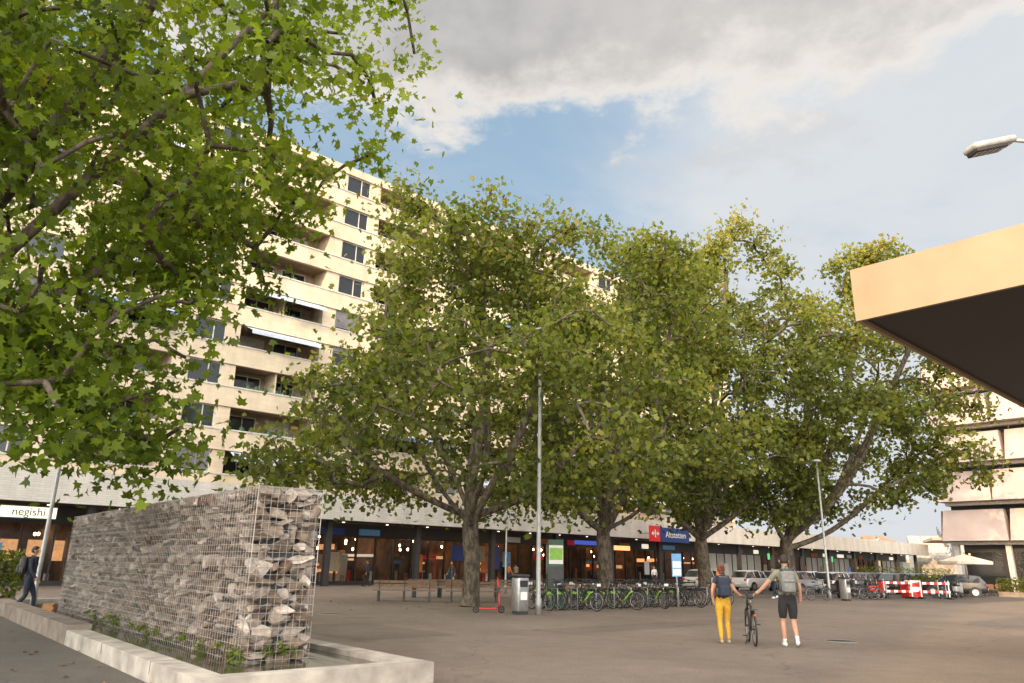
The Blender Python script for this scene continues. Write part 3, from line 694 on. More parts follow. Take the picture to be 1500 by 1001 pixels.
def face(kind,a0,a1,big=1.,br=.5):
    z=WZ0+.05
    while z<WZ1-.04:
        h=random.uniform(.08,.19)*big; h=min(h,WZ1-z); a=a0+random.uniform(0,.08)
        while a<a1-.03:
            wd=min(random.choice((random.uniform(.09,.18),random.uniform(.16,.36)))*big,max(a1-a,.08)); d=.15*big
            hh=h*random.uniform(.7,1.15); zc=z+h/2+random.uniform(-.03,.03); ac=a+wd/2; ins=.11+random.uniform(-.01,.07)
            sz=(d*.75,wd*.52,hh*.53) if kind in 'LR' else (wd*.52,d*.75,hh*.53)
            c=(WX0+ins,ac,zc) if kind=='L' else (WX1-ins,ac,zc) if kind=='R' else (ac,WY0+ins,zc) if kind=='N' else (ac,WY1-ins,zc)
            rock(c,sz,br); a+=wd*.98
        z+=h*.97
face('L',WY0,WY1,1.,.40); face('N',WX0,WX1,1.2,.68); face('R',WY0,WY1,1.3); face('F',WX0,WX1)
y=WY0+.1
while y<WY1:
    x=WX0+.12
    while x<WX1-.08: rock((x,y,WZ1-.07),(.13,.13,.08)); x+=.2
    y+=.2
nv=len(IV); V=np.concatenate(RV); n=len(RV); F=(np.arange(n)[:,None,None]*nv+IF[None]).reshape(-1)
me=D.meshes.new('stones'); me.vertices.add(len(V)); me.vertices.foreach_set('co',V.astype(np.float32).ravel()); me.loops.add(len(F)); me.loops.foreach_set('vertex_index',F.astype(np.int32))
npf=n*len(IF); me.polygons.add(npf); me.polygons.foreach_set('loop_start',np.arange(0,npf*3,3,dtype=np.int32))
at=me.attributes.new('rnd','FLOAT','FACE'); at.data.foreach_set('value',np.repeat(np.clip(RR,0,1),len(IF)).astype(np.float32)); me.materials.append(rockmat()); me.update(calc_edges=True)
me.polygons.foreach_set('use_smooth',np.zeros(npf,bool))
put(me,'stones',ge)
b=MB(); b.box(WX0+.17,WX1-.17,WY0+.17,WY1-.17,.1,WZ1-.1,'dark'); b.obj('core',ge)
b=MB(); wr=.0034
def wire(p,q): b.tube([p,q],wr,'wire',4,False)
for z in np.arange(.12,2.52,.1): 
    for off in ((0,) if int(z*10)%5 else (0,.02)):
        zz_=z+off; wire((WX0,WY0,zz_),(WX0,WY1,zz_)); wire((WX0,WY0,zz_),(WX1,WY0,zz_)); wire((WX1,WY0,zz_),(WX1,WY1,zz_))
for y in np.arange(WY0,WY1,.1): wire((WX0,y,.1),(WX0,y,2.52)); wire((WX0,y,2.52),(WX1,y,2.52)); wire((WX1,y,.1),(WX1,y,2.52))
for x in np.arange(WX0,WX1+.01,.1): wire((x,WY0,.1),(x,WY0,2.52)); wire((x,WY0,2.52),(x,WY1,2.52))
for p in((WX0,WY0),(WX1,WY0)): b.tube([(p[0],p[1],.1),(p[0],p[1],2.53)],.006,'wire',6)
b.obj('wire_mesh',ge)
pts=[]
for k in range(34):
    if random.random()<.3: c=(random.uniform(WX0+.2,WX1),WY0-.03,random.uniform(.2,.35))
    else: c=(WX0-.03,WY0+random.random()**1.3*9,random.uniform(.2,.4))
    for q in range(22): pts.append((c[0]+random.gauss(0,.04),c[1]+random.gauss(0,.06),c[2]+abs(random.gauss(0,.05))))
pts=np.array(pts); pl=leaf_mesh('weeds',pts,rng.uniform(.025,.05,len(pts)),rng.random(len(pts))*.4,LEAF_F,M['leafB']); put(pl,'weeds',ge)
# ------------------------------------------------------------------ street furniture
def lamp_post(x,y,h,r0=.09,r1=.05,arm=0,ang=0,head=True):
    b=MB(); b.tube([(0,0,0),(0,0,.5),(0,0,.52),(0,0,h)],[r0*1.3,r0*1.3,r0,r1],'galv',14)
    if arm:
        b.tube([(0,0,h-.05),(arm*.5,0,h+.18),(arm,0,h+.16)],[r1,r1*.8,r1*.7],'galv',10)
        T=Matrix.Translation((arm-.05,0,h+.13))@Matrix.Rotation(R(17),4,'Y')
        b.bbox((.7,0,0),(1.4,.50,.20),'grey',.09,T); b.bbox((.85,0,-.12),(1.0,.40,.12),'black',.03,T)
        for q in range(5): b.box(.42+q*.19,.56+q*.19,-.14,.14,-.188,-.182,'grey',T)
    elif head: b.tube([(0,0,h),(0,0,h+.08),(0,0,h+.1),(0,0,h+.22)],[r1,r1,.28,.2],'grey',16)
    return b.obj('street_lamp',None,place(x,y,0,ang))
lamp_post(1.02,25.5,9.5,.08,.05); lamp_post(-.1,44,8,.06,.04); lamp_post(-13.2,21.9,9,.06,.045); lamp_post(17.8,43,7.5,.07,.045)
lamp_post(16.4,17.9,12.6,.12,.07,3.1,R(188))
def bin_(x,y,a=.6):
    b=MB(); b.bbox((0,0,.62),(.42,.42,1.05),'steel',.04); b.bbox((0,0,1.2),(.46,.46,.08),'dark',.02); b.box(-.15,.15,-.222,-.212,.85,1.05,'black'); b.box(-.18,.18,-.18,.18,0,.12,'dark'); b.box(-.13,.13,-.218,-.212,.45,.7,'white')
    b.obj('litter_bin',None,place(x,y,0,a))
bin_(.42,25.4); bin_(18.5,42.6)
b=MB(); b.tube([(0,0,0),(0,0,.9),(0,0,.92),(0,0,.98)],[.27,.3,.32,.25],'grey',20); b.torus((0,0,.98),.26,.03,'steel',24,6,'Z'); b.obj('litter_bin',None,place(-13.9,19.6))
b=MB(); b.bbox((0,0,1.27),(.62,.22,2.5),'dgreen',.02); b.box(-.28,.28,-.125,-.113,1.6,2.3,'white'); b.box(-.26,.26,-.13,-.126,1.75,2.2,'green'); b.box(-.28,.28,-.125,-.113,.7,1.5,'dark'); b.box(-.4,.4,-.2,.2,0,.05,'dark'); b.obj('information_pylon',None,place(1.85,30.0,0,.15))
b=MB(); b.tube([(0,0,0),(0,0,2.1)],.03,'galv',8); b.box(-.2,.2,-.05,-.035,1.2,2.1,'lblue'); b.box(-.17,.17,-.056,-.0505,1.25,1.5,'white'); b.box(-.17,.17,-.056,-.0505,1.55,1.8,'white'); b.obj('information_sign',None,place(6.9,31.6,0,.1))
def bench(x,y,a,L_=3.0):
    b=MB()
    for i in range(5): b.box(-L_/2,L_/2,-.24+i*.1,-.16+i*.1,.42,.46,'wood')
    for q in(-L_/2+.25,0,L_/2-.25): b.box(q-.04,q+.04,-.22,.24,0,.42,'dark')
    for i in range(2): b.box(-L_/2,L_/2,.28+i*.01,.31+i*.01,.58+i*.14,.68+i*.14,'wood')
    for q in(-L_/2+.25,0,L_/2-.25): b.box(q-.02,q+.02,.24,.275,.4,.86,'dark')
    b.obj('park_bench',None,place(x,y,0,a))
bench(-4.3,32.6,.08,2.6); bench(-1.4,33.0,.1,2.4); bench(2.4,33.6,.2); bench(-3.2,37,.4); bench(0.6,39,.5)
def bike_mesh(kind):
    b=MB(); r=.34; wb=1.06; fc={'rental':'green','black':'black','dark':'dark'}[kind]
    for x in(0,wb):
        b.torus((x,0,r),r-.02,.02,'black',28,6); b.torus((x,0,r),r-.05,.009,'steel',28,5)
        for q in range(14):
            a=q*2*math.pi/14; b.tube([(x,.02*(-1)**q,r),(x+(r-.05)*math.cos(a),0,r+(r-.05)*math.sin(a))],.002,'steel',3,False)
        b.tube([(x,-.05,r),(x,.05,r)],.022,'dark',10)
        b.torus((x,0,r),r+.025,.016,'black' if kind=='rental' else 'dark',14,4,a0=R(20 if x==0 else 35),a1=R(175 if x==0 else 165))
    bb=(.44,0,.29); st=(.30,0,.78); hd=(.86,0,.84); hb=(.91,0,.66)
    fr='dark' if kind=='rental' else fc
    if kind=='rental':
        b.tube([bb,(.6,0,.42),(.78,0,.62),hb],.033,'green',8); b.tube([(.37,0,.52),(.6,0,.5)],.022,'dark',8)
    else: b.tube([bb,hb],.022,fr,8); b.tube([(st[0]+.01,0,.76),hd],.018,fr,8)
    b.tube([bb,st],.02,fr if kind!='rental' else 'dark',8); b.tube([st,(.285,0,.93)],.014,'steel',8); b.tube([hb,hd,(.83,0,.98)],.02,fr,8)
    for s in(-1,1):
        b.tube([bb,(0,.05*s,r)],.011,fr,6); b.tube([st,(0,.05*s,r)],.009,fr,6); b.tube([hb,(.95,.045*s,.5),(wb,.05*s,r)],.013,fr,6)
        b.tube([(.84,.02*s,1.02),(.83,.14*s,1.06),(.78,.27*s,1.05),(.68,.3*s,1.03)],[.012,.012,.012,.014],'dark',8)
        b.tube([(.74,.285*s,1.045),(.67,.302*s,1.03)],.018,'black',8)
        b.tube([(.44,.06*s,.29),(.44+.12*s,.08*s,.29-.12*s)],.009,'steel',6); b.box(.44+.12*s-.05,.44+.12*s+.05,min(.08*s,.17*s),max(.08*s,.17*s),.28-.12*s,.3-.12*s,'black')
    b.tube([(.83,0,.98),(.84,0,1.03)],.018,'dark',8); b.torus((.44,-.05,.29),.085,.007,'dark',18,4)
    b.tube([(.44,-.05,.375),(0,-.05,.375)],.005,'dark',4); b.tube([(.44,-.05,.205),(0,-.05,.30)],.005,'dark',4)
    b.ell((.26,0,.95),(.14,.075,.035),'black',12,7,fn=lambda p:Vector((p.x,p.y*(1.0-.55*max(0,p.x)),p.z)))
    b.tube([(.36,.05,.3),(.28,.16,.02)],.01,'dark',6)
    if kind=='rental':
        b.box(.93,1.18,-.16,.16,.80,.82,'dark'); 
        for q in(-1,1): b.tube([(.93,.16*q,.82),(.93,.16*q,.99),(1.22,.18*q,.99),(1.18,.16*q,.82)],.008,'dark',5)
        b.tube([(1.22,-.18,.99),(1.22,.18,.99)],.008,'dark',5); b.box(-.06,.16,-.012,.012,.55,.66,'green'); b.box(1.17,1.185,-.1,.1,.85,.94,'white')
        b.box(-.25,.16,-.06,.06,.715,.735,'dark')
    elif kind=='black':
        b.box(-.22,.2,-.07,.07,.715,.73,'dark'); b.bbox((-.27,0,.62),(.02,.06,.04),'red',.008)
    return b.mesh('bicycle')
bm1,bm2,bm3=bike_mesh('rental'),bike_mesh('black'),bike_mesh('dark')
for i in range(24):
    s=i*.41; x=1.5+.76*s+random.uniform(-.08,.08); y=27.9+.65*s+random.uniform(-.15,.15)
    me=bm1 if (i<5 or i in(9,13,15)) else random.choice((bm2,bm3,bm2,bm1))
    put(me,'bicycle',None,place(x,y,0,angB+random.uniform(-.22,.22)+(math.pi if i%5==3 else 0)))
for (x,y,a) in((16.5,42.4,.3),(20.6,45.,.2),(21.4,45.4,2.9),(-10.6,23.5,.4),(15.4,43.4,.1)): put(random.choice((bm2,bm3)),'bicycle',None,place(x,y,0,a))
b=MB()
for i in range(10): 
    x=1.6+.76*i; y=27.6+.65*i; b.tube([(x+.2,y+.25,0),(x+.2,y+.25,.75),(x+.0,y+.5,.75),(x+.0,y+.5,0)],.02,'galv',6)
b.obj('bicycle_rack')
b=MB(); b.bbox((0,0,.14),(.62,.15,.05),'red',.02)
for x in(-.4,.45): b.torus((x,0,.11),.09,.022,'black',20,6); b.tube([(x,-.03,.11),(x,.03,.11)],.04,'dark',10)
b.tube([(.31,0,.16),(.38,0,.3),(.30,0,1.12)],[.03,.028,.024],'red',8); b.tube([(.3,-.24,1.12),(.3,.24,1.12)],.015,'black',8); b.tube([(.38,0,.3),(.45,0,.11)],.02,'dark',6); b.tube([(-.3,0,.15),(-.4,0,.11)],.02,'dark',6); b.bbox((.32,0,.72),(.07,.1,.2),'dark',.02)
b.obj('electric_scooter',None,place(-.62,25.9,0,.2))
def moto(x,y,a,c):
    b=MB()
    for q in(-.62,.62): b.torus((q,0,.25),.19,.06,'black',20,8); b.tube([(q,-.05,.25),(q,.05,.25)],.1,'steel',12)
    b.bbox((-.35,0,.58),(.85,.32,.36),c,.1); b.bbox((-.25,0,.8),(.75,.27,.1),'black',.04); b.bbox((.15,0,.3),(.5,.3,.1),'dark',.03)
    b.bbox((.46,0,.62),(.1,.36,.62),c,.04,Matrix.Translation((.0,0,0))); b.tube([(.62,0,.25),(.5,0,.7),(.42,0,1.02)],[.05,.04,.03],'dark',8); b.tube([(.38,-.3,1.05),(.42,0,1.0),(.38,.3,1.05)],.018,'black',8); b.bbox((.5,0,.96),(.14,.2,.14),c,.05); b.bbox((-.75,0,.95),(.3,.3,.26),'black',.06)
    b.ell((.57,0,.96),(.03,.07,.05),'white',8,6)
    b.obj('motor_scooter',None,place(x,y,0,a))
for (x,y,a,c) in((21.5,47.2,.4,'dark'),(22.6,47.6,.5,'red'),(24.2,50.5,.5,'grey'),(20.4,46.6,.6,'dark'),(19.4,46.2,.7,'dark'),(28.8,51,.6,'dark'),(29.8,51.4,.8,'grey')): moto(x,y,a,c)
def barrier(x,y,a,L_=2.0):
    b=MB()
    for z in(.95,.45):
        for i in range(8): b.box(-L_/2+i*L_/8,-L_/2+(i+1)*L_/8-.001,-.015,.015,z-.09,z+.05,('red','white')[i%2])
    for q in(-L_/2+.1,L_/2-.1): b.box(q-.03,q+.03,-.05,-.02,0,1.1,'white'); b.bbox((q,0,.06),(.2,.7,.12),'black',.03)
    b.obj('construction_barrier',None,place(x,y,0,a))
barrier(24.2,48.2,.1); barrier(26.6,48.4,.05); barrier(25.6,49.6,1.2); barrier(23.1,49.0,1.3); barrier(27.7,49.6,1.3)
b=MB(); b.bbox((0,0,.5),(1.0,.8,.9),'red',.06); b.bbox((.1,-.02,1.0),(.7,.6,.16),'white',.05); b.box(-.4,.4,-.412,-.402,.4,.7,'white'); b.obj('construction_box',None,place(25.4,48.9,0,.2))
def car(x,y,a,col,wagon=False,s=1.):
    m=mat('car_paint',col,.25,.2,var=.02,spec=.7); b=MB()
    st=[(-2.05,.42,.72,.78,.70,.62),(-1.98,.3,.9,.96,.8,.66),(-1.62 if not wagon else -1.8,.24,.94,1.42,.86,.62),(-1.0,.22,.95,1.49,.88,.64),(-.2,.22,.95,1.51,.89,.65),(.45,.22,.95,1.43,.89,.64),(1.0,.22,.95,1.02,.88,.70),(1.5,.24,.9,.95,.86,.66),(1.9,.3,.76,.82,.78,.6),(2.05,.4,.6,.66,.66,.5)]
    P=[]
    for (xx,zb,zl,zr,wl,wt) in st:
        h=[(wl*.93,zb),(wl,zb+.14),(wl*1.0,(zb+zl)/2+.05),(wl*.96,zl),(wt,zr-.05),(wt*.8,zr)]
        P.append([Vector((xx,-w_,z)) for w_,z in h]+[Vector((xx,w_,z)) for w_,z in reversed(h)])
    n=12; vs=[p for r_ in P for p in r_]
    body=[];glass=[]
    for i in range(len(P)-1):
        tall=min(st[i][3]-st[i][2],st[i+1][3]-st[i+1][2])>.3; ramp=abs(st[i][3]-st[i+1][3])>.3
        for k in range(n-1):
            f=(i*n+k,(i+1)*n+k,(i+1)*n+k+1,i*n+k+1)
            if k in(3,7) and (tall or ramp): glass.append(f)
            elif k in(4,5,6) and ramp: glass.append(f)
            else: body.append(f)
        body.append((i*n+n-1,(i+1)*n+n-1,(i+1)*n,i*n))
    body+= [tuple(range(n)),tuple((len(P)-1)*n+k for k in range(n-1,-1,-1))]
    b.add(vs,body,m,True); b.add(vs,glass,'glass',False)
    for s_ in(-1,1):
        for xx in(-.98,-.22,.42): 
            b.tube([(xx,.86*s_,.95),(xx-.02,.655*s_,1.46)],.028,m,6)
        for q in(-1.28,1.3):
            b.tube([(q,.68*s_,.32),(q,.905*s_,.32)],.37,'black',22,smooth=False); b.tube([(q,.7*s_,.32),(q,.915*s_,.32)],.32,'black',22,smooth=False); b.tube([(q,.85*s_,.32),(q,.925*s_,.32)],.2,'steel',14,smooth=False)
        b.bbox((1.93,.56*s_,.68),(.16,.3,.12),'white',.04); b.bbox((-2.0,.62*s_,.8),(.1,.22,.18),'red',.03); b.bbox((.72,.97*s_,.98),(.12,.16,.1),m,.03)
    b.box(2.04,2.07,-.26,.26,.38,.48,'white'); b.box(2.03,2.06,-.4,.4,.5,.62,'dark'); b.box(-2.08,-2.05,-.26,.26,.5,.6,'white')
    b.obj('parked_car',None,place(x,y,0,a,s))
W_=(.7,.7,.7);BK=(.02,.02,.022);GR=(.18,.19,.2);
car(31.6,55.0,R(150),BK); car(35.2,66.5,R(35),(.07,.1,.16)); car(24.6,58,R(40),W_,True); car(27.6,62,R(40),GR); car(21.5,57.,R(40),(.3,.31,.33)); car(30.5,65,R(38),BK,True); car(33.5,70,R(38),(.03,.05,.12)); car(37,75,R(38),W_); car(26,70,R(38),(.25,.02,.02)); car(30,76,R(38),W_,True); car(19,60,R(40),W_); car(40,82,R(36),GR); car(23,66,R(38),BK); car(15.0,58.5,R(42),W_); car(44,90,R(36),W_); car(29.4,58.2,R(36),BK)
b=MB(); b.tube([(0,0,0),(0,0,2.75)],.035,'wood',8)
vs=[(0,0,3.0)]+[(1.9*math.cos(a),1.9*math.sin(a),2.45) for a in np.linspace(0,2*math.pi,9)[:-1]]+[(1.9*math.cos(a),1.9*math.sin(a),2.25) for a in np.linspace(0,2*math.pi,9)[:-1]]
M['parasol']=mat('parasol_cloth',(.55,.50,.42),.9)
b.add(vs,[(0,i+1,(i+1)%8+1) for i in range(8)]+[(i+1,i+9,(i+1)%8+9,(i+1)%8+1) for i in range(8)],'parasol'); b.tube([(0,0,0),(0,0,.1)],.35,'concd',16); b.obj('parasol',None,place(34.9,58.8))
def table(x,y):
    b=MB(); b.tube([(0,0,.72),(0,0,.75)],.38,'wood',18); b.tube([(0,0,0),(0,0,.72)],.03,'dark',8); b.tube([(0,0,0),(0,0,.03)],.25,'dark',12)
    b.obj('cafe_table',None,place(x,y))
    for q in range(2):
        a=q*math.pi+.4; c=MB(); c.box(-.2,.2,-.2,.2,.43,.46,'wood'); c.box(-.2,.2,.17,.2,.5,.85,'wood')
        for u in(-.18,.18):
            for v in(-.18,.18): c.tube([(u,v,0),(u,v,.46 if v<0 else .85)],.014,'dark',5)
        c.obj('cafe_chair',None,place(x+.7*math.cos(a),y+.7*math.sin(a),0,a-math.pi/2))
for p in((34.6,57.2),(36.6,57.8),(38.3,57.2),(37.2,59.8),(40,55.5)): table(*p)
def shrub(name,cx,cy,lx,ly,h,n,a,mt='leafA'):
    T=place(cx,cy,0,a); P=np.stack([rng.uniform(-lx/2,lx/2,n),rng.uniform(-ly/2,ly/2,n),rng.uniform(.1,h,n)],axis=1)
    P=P+rng.normal(size=P.shape)*.06; P=np.array([(T@Vector(p))[:] for p in P])
    e=empty(name,Matrix.Identity(4)); put(leaf_mesh('leaves',P,rng.uniform(.08,.16,n),rng.random(n)*.6,LEAF_F,M[mt]),'leaves',e)
    b=MB(); b.box(-lx/2,lx/2,-ly/2,ly/2,0,.35,'concd',T); b.obj('planter',e)
shrub('hedge',38.5,54.5,7,.7,1.3,2600,-.83); shrub('hedge',33.2,60.5,4,.7,1.4,1500,.1); shrub('hedge',-15.1,22.6,1.6,.7,1.6,1000,.6); shrub('hedge',52,100,30,1.,2.2,4000,.73)
# ------------------------------------------------------------------ people
def skin_mesh(verts,edges,rad,sub=2):
    me=D.meshes.new('sk'); me.from_pydata(verts,edges,[]); o=D.objects.new('sk',me); scene.collection.objects.link(o)
    o.modifiers.new('s','SKIN'); sv=me.skin_vertices[0].data
    for i,r_ in enumerate(rad): sv[i].radius=(r_,r_); sv[i].use_root=(i==0)
    ss=o.modifiers.new('u','SUBSURF'); ss.levels=sub; ss.render_levels=sub
    C.view_layer.update(); dg=C.evaluated_depsgraph_get(); em=D.meshes.new_from_object(o.evaluated_get(dg)); D.objects.remove(o); D.meshes.remove(me); return em
def person(x,y,ang,h=1.75,pose=None,top='tee',sleeve=.8,bottom='shorts',bot_end=2.0,shoe='white',hair='hair_dark',female=False,bag=None,sub=2,fingers=True,bun=False):
    J=dict(pelvis=(0,0,.95),waist=(0,0,1.08),belly=(0,0,1.2),chest=(0,-.005,1.36),nb=(0,-.005,1.48),neck=(0,.01,1.545),hb=(0,.02,1.60),hc=(0,.03,1.665),ht=(0,.02,1.715),
      ls=(-.17,0,1.42),le=(-.235,-.03,1.13),lw=(-.245,.05,.90),lp=(-.245,.07,.82),rs=(.17,0,1.42),re=(.235,-.03,1.13),rw=(.245,.05,.90),rp=(.245,.07,.82),
      lh=(-.095,0,.89),lk=(-.1,.04,.49),lm=(-.1,0,.28),la=(-.1,-.02,.09),lt=(-.11,.13,.035),rh=(.095,0,.89),rk=(.1,.04,.49),rm=(.1,0,.28),ra=(.1,-.02,.09),rt=(.11,.13,.035),
      lq=(-.1,.02,.68),rq=(.1,.02,.68))
    if female:
        for k in('ls','rs'): J[k]=(J[k][0]*.88,0,1.41)
    J.update(pose or {})
    for s_ in 'lr':
        if not (pose and s_+'q' in pose): J[s_+'q']=tuple((a+b_)/2 for a,b_ in zip(J[s_+'h'],J[s_+'k']))
        if not (pose and s_+'m' in pose): J[s_+'m']=tuple(a*.55+b_*.45 for a,b_ in zip(J[s_+'k'],J[s_+'a']))
    Rd=dict(pelvis=.155,waist=.138,belly=.135,chest=.158,nb=.09,neck=.055,hb=.07,hc=.092,ht=.075,ls=.078,le=.05,lw=.034,lp=.038,rs=.078,re=.05,rw=.034,rp=.038,
      lh=.105,lq=.09,lk=.062,lm=.06,la=.04,lt=.038,rh=.105,rq=.09,rk=.062,rm=.06,ra=.04,rt=.038)
    if female: Rd.update(pelvis=.165,waist=.125,chest=.14,nb=.075,neck=.048,lh=.118,rh=.118,lq=.098,rq=.098,lm=.064,rm=.064)
    if bottom in('shorts',): Rd.update(lq=.108,rq=.108)
    names=list(J); E=[('pelvis','waist'),('waist','belly'),('belly','chest'),('chest','nb'),('nb','neck'),('neck','hb'),('hb','hc'),('hc','ht')]
    for s_ in 'lr': E+=[('chest',s_+'s'),(s_+'s',s_+'e'),(s_+'e',s_+'w'),(s_+'w',s_+'p'),('pelvis',s_+'h'),(s_+'h',s_+'q'),(s_+'q',s_+'k'),(s_+'k',s_+'m'),(s_+'m',s_+'a'),(s_+'a',s_+'t')]
    idx={n_:i for i,n_ in enumerate(names)}
    me=skin_mesh([J[n_] for n_ in names],[(idx[a],idx[b_]) for a,b_ in E],[Rd[n_] for n_ in names],sub)
    nv=len(me.vertices); co_=np.zeros(nv*3,np.float32); me.vertices.foreach_get('co',co_); co_=co_.reshape(-1,3)
    def ss_(v,a,b_): t=np.clip((v-a)/(b_-a),0,1); return t*t*(3-2*t)
    wgt=ss_(co_[:,2],.78,.9)*(1-ss_(co_[:,2],1.46,1.52))*(1-ss_(np.abs(co_[:,0]),.19,.25))
    co_[:,1]*=1-.26*wgt; me.vertices.foreach_set('co',co_.ravel())
    ml=['skin',top,bottom,shoe]
    for m_ in ml: me.materials.append(M[m_])
    PA=np.array([J[a] for a,_ in E]); PB=np.array([J[b_] for _,b_ in E]); RA=np.array([Rd[a] for a,_ in E]); RB=np.array([Rd[b_] for _,b_ in E])
    mi=[]
    for p in me.polygons:
        c=np.array(p.center); d=PB-PA; t=np.clip(((c-PA)*d).sum(1)/(d*d).sum(1),0,1); dist=np.linalg.norm(c-(PA+d*t[:,None]),axis=1)/(RA+(RB-RA)*t); j=int(np.argmin(dist)); a,b_=E[j]; t=t[j]
        if j<=3: k=1 if c[2]>1.0 else 2
        elif b_ in('neck',): k=1 if t<.2 else 0
        elif j<=7: k=0
        elif b_ in('ls','rs'): k=1
        elif b_ in('le','re'): k=1 if t<sleeve else 0
        elif b_ in('lw','rw'): k=1 if sleeve>=1.5 else 0
        elif b_ in('lp','rp'): k=0
        elif b_ in('lh','rh'): k=2
        elif b_[1]=='q': k=2
        elif b_[1]=='k': k=2 if bot_end>=1+t*.999 else 0
        elif b_[1]=='m': k=2 if bot_end>2.5 else 0
        elif b_[1]=='a': k=2 if bot_end>3+t-.7 and bot_end>2.5 else (3 if t>.8 else 0)
        else: k=3
        mi.append(k)
    me.polygons.foreach_set('material_index',mi); me.polygons.foreach_set('use_smooth',[True]*len(mi))
    root=empty('pedestrian',place(x,y,0,ang,h/1.79)); put(me,'body',root)
    b=MB(); hc=Vector(J['hc'])
    def hf(p):
        if p.y>.25 and p.z<.45: return Vector((p.x*.8,min(p.y,.3),p.z))
        if p.z<-.55: return Vector((p.x*.8,p.y*.8,-.55))
        return p
    b.ell(hc+Vector((0,-.012,.012)),(.092,.105,.118),hair,18,12,fn=hf)
    if bun: b.ell(hc+Vector((0,-.115,.06)),(.045,.04,.045),hair,10,8)
    if female: b.ell(hc+Vector((0,-.05,-.06)),(.07,.05,.07),hair,12,8)
    for s_ in(-1,1):
        b.ell(hc+Vector((.09*s_,.0,-.01)),(.014,.026,.034),'skin',8,6); b.ell(hc+Vector((.033*s_,.084,.005)),(.013,.008,.009),'white',8,6); b.ell(hc+Vector((.033*s_,.091,.005)),(.006,.003,.006),'black',6,5); b.box(hc.x+.033*s_-.018,hc.x+.033*s_+.018,hc.y+.086,hc.y+.092,hc.z+.024,hc.z+.03,hair)
    b.tube([hc+Vector((0,.085,.01)),hc+Vector((0,.112,-.022)),hc+Vector((0,.09,-.03))],[.008,.014,.01],'skin',8); b.ell(hc+Vector((0,.083,-.055)),(.026,.01,.008),'red' if female else 'orange',10,6)
    for s_,sg_ in(('l',-1),('r',1)):
        wv=Vector(J[s_+'p'])-Vector(J[s_+'w']); f=wv.normalized(); side=Vector((0,1,0)); side=(side-f*side.dot(f)).normalized(); nrm=f.cross(side)*(-sg_)
        P0=Vector(J[s_+'p'])
        if fingers:
            for q,(l_,o_) in enumerate(((.062,.027),(.072,.009),(.067,-.009),(.052,-.026))):
                a=P0+side*o_+f*.018; c1=a+f*l_*.45+nrm*.006; c2=c1+f*l_*.32+nrm*.018; c3=c2+f*l_*.15+nrm*.022; b.tube([a,c1,c2,c3],[.0105,.01,.009,.007],'skin',6)
            a=P0+side*.03-f*.03; b.tube([a,a+side*.022+f*.025+nrm*.008,a+side*.026+f*.05+nrm*.016],[.013,.011,.008],'skin',6)
    for s_ in 'lr':
        A_=Vector(J[s_+'a']); T_=Vector(J[s_+'t']); d=(T_-A_); fl_=Vector((d.x,d.y,0)).normalized()
        h0=A_-Vector((0,0,.06))-fl_*.05; b.tube([h0,h0*.5+(T_-Vector((0,0,.012)))*.5,T_+fl_*.045-Vector((0,0,.012))],[.04,.042,.034],shoe,8)
    if bag:
        b.bbox((0,-.20,1.26),(.30,.19,.46),bag,.075); b.bbox((0,-.305,1.17),(.23,.07,.24),bag,.032); b.bbox((0,-.2,1.475),(.27,.15,.07),'dark',.03); b.box(-.1,.1,-.345,-.34,1.24,1.255,'black'); b.tube([(-.04,-.2,1.5),(-.03,-.2,1.545),(.03,-.2,1.545),(.04,-.2,1.5)],.008,'black',6)
        for s_ in(-1,1): b.tube([(.09*s_,-.12,1.46),(.1*s_,-.03,1.505),(.11*s_,.08,1.44),(.12*s_,.115,1.3),(.14*s_,.05,1.12),(.12*s_,-.12,1.08)],.017,'black',6); b.bbox((.165*s_,-.2,1.15),(.05,.1,.18),'dark',.02)
    b.obj('head_details_and_gear',root)
    return root
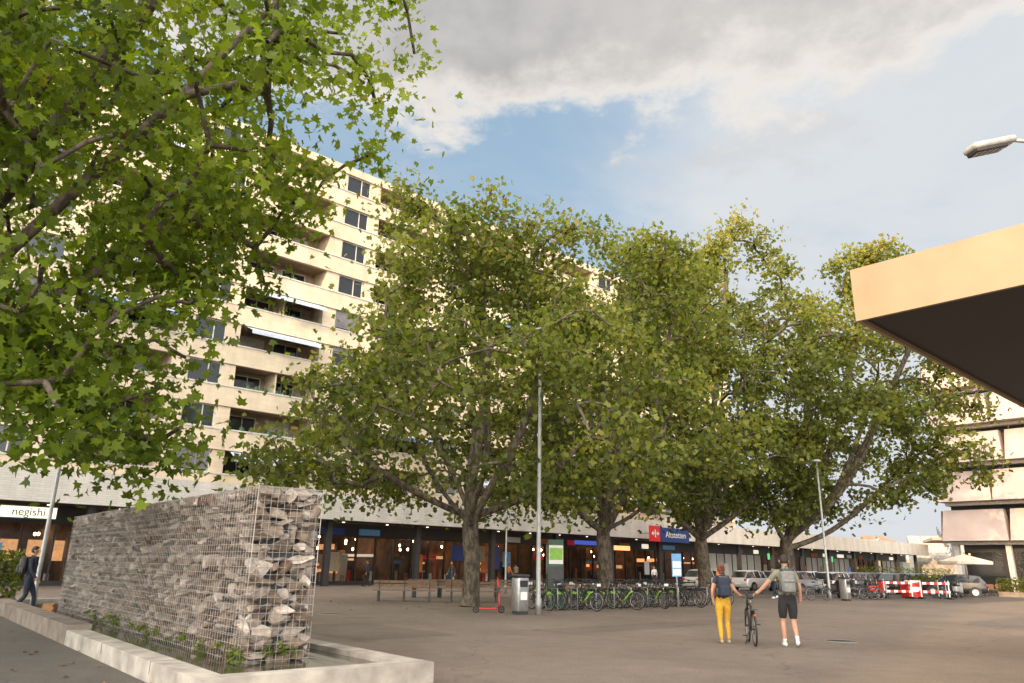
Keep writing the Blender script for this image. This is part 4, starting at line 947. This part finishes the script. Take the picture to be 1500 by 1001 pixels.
person(5.92,16.5,R(-8),1.84,dict(ls=(-.18,0,1.42),le=(-.36,.05,1.22),lw=(-.53,.13,1.04),lp=(-.60,.16,1.0),re=(.25,-.05,1.14),rw=(.27,.04,.93),rp=(.27,.07,.86),
  lh=(-.095,0,.89),lk=(-.10,.10,.50),la=(-.1,.06,.10),lt=(-.11,.2,.04),rk=(.09,.03,.48),ra=(.09,-.20,.17),rt=(.10,-.12,.05)),'tee',.75,'shorts',1.75,'white','hair_dark',False,'bag')
person(4.72,17.1,R(-4),1.63,dict(le=(-.25,-.08,1.16),lw=(-.23,.0,.95),lp=(-.22,.04,.88),re=(.30,.03,1.17),rw=(.45,.18,1.06),rp=(.50,.24,1.06),
  lk=(-.10,.0,.49),la=(-.1,-.09,.10),lt=(-.11,.04,.04),rk=(.1,.1,.50),ra=(.1,.04,.09),rt=(.11,.18,.035)),'navy',.35,'yellow',3.55,'tan','hair_red',True,'navy',bun=True)
put(bm2,'bicycle',None,place(5.13,16.35,0,R(80)))
walk=dict(lk=(-.1,.16,.5),la=(-.1,.2,.09),lt=(-.11,.34,.04),rk=(.1,.0,.49),ra=(.1,-.25,.16),rt=(.1,-.15,.05),le=(-.23,-.1,1.15),lw=(-.23,-.12,.92),lp=(-.23,-.1,.84),re=(.23,.06,1.14),rw=(.23,.2,.95),rp=(.23,.25,.88))
person(-13.0,21.2,R(-70),1.78,walk,'navy',2,'navy',3.6,'black','hair_dark',sub=1,bag='dark')
fx=lambda s,y_:(BT@Vector((s,y_,0)))[:2]
for (s,y_,a,tp,bt,fem) in((4.6,.4,1.0,'navy','shorts',False),(10.3,-1.5,2.5,'dark','navy',True),(17.6,0.5,-1.,'orange','navy',True),(20.2,2.5,.4,'tan','shorts',False),(-9,2.,.4,'dark','navy',False),(33,-2,3,'white','navy',False),(31,-6,0,'tan','navy',True)):
    px,py=fx(s,y_); person(px,py,a,1.72,walk,tp,2,bt,3.6,'black',random.choice(('hair_dark','hair_red')),fem,sub=1,fingers=True)
for (x,y,a) in((9.6,35,.5),(15.3,44.5,2),(16.1,44.8,2.2)): person(x,y,a,1.7,walk,'orange' if x<10 else 'tan',.8,'navy',3.6,'white','hair_dark',x>16,sub=1)
print('OBJECTS',len(D.objects))
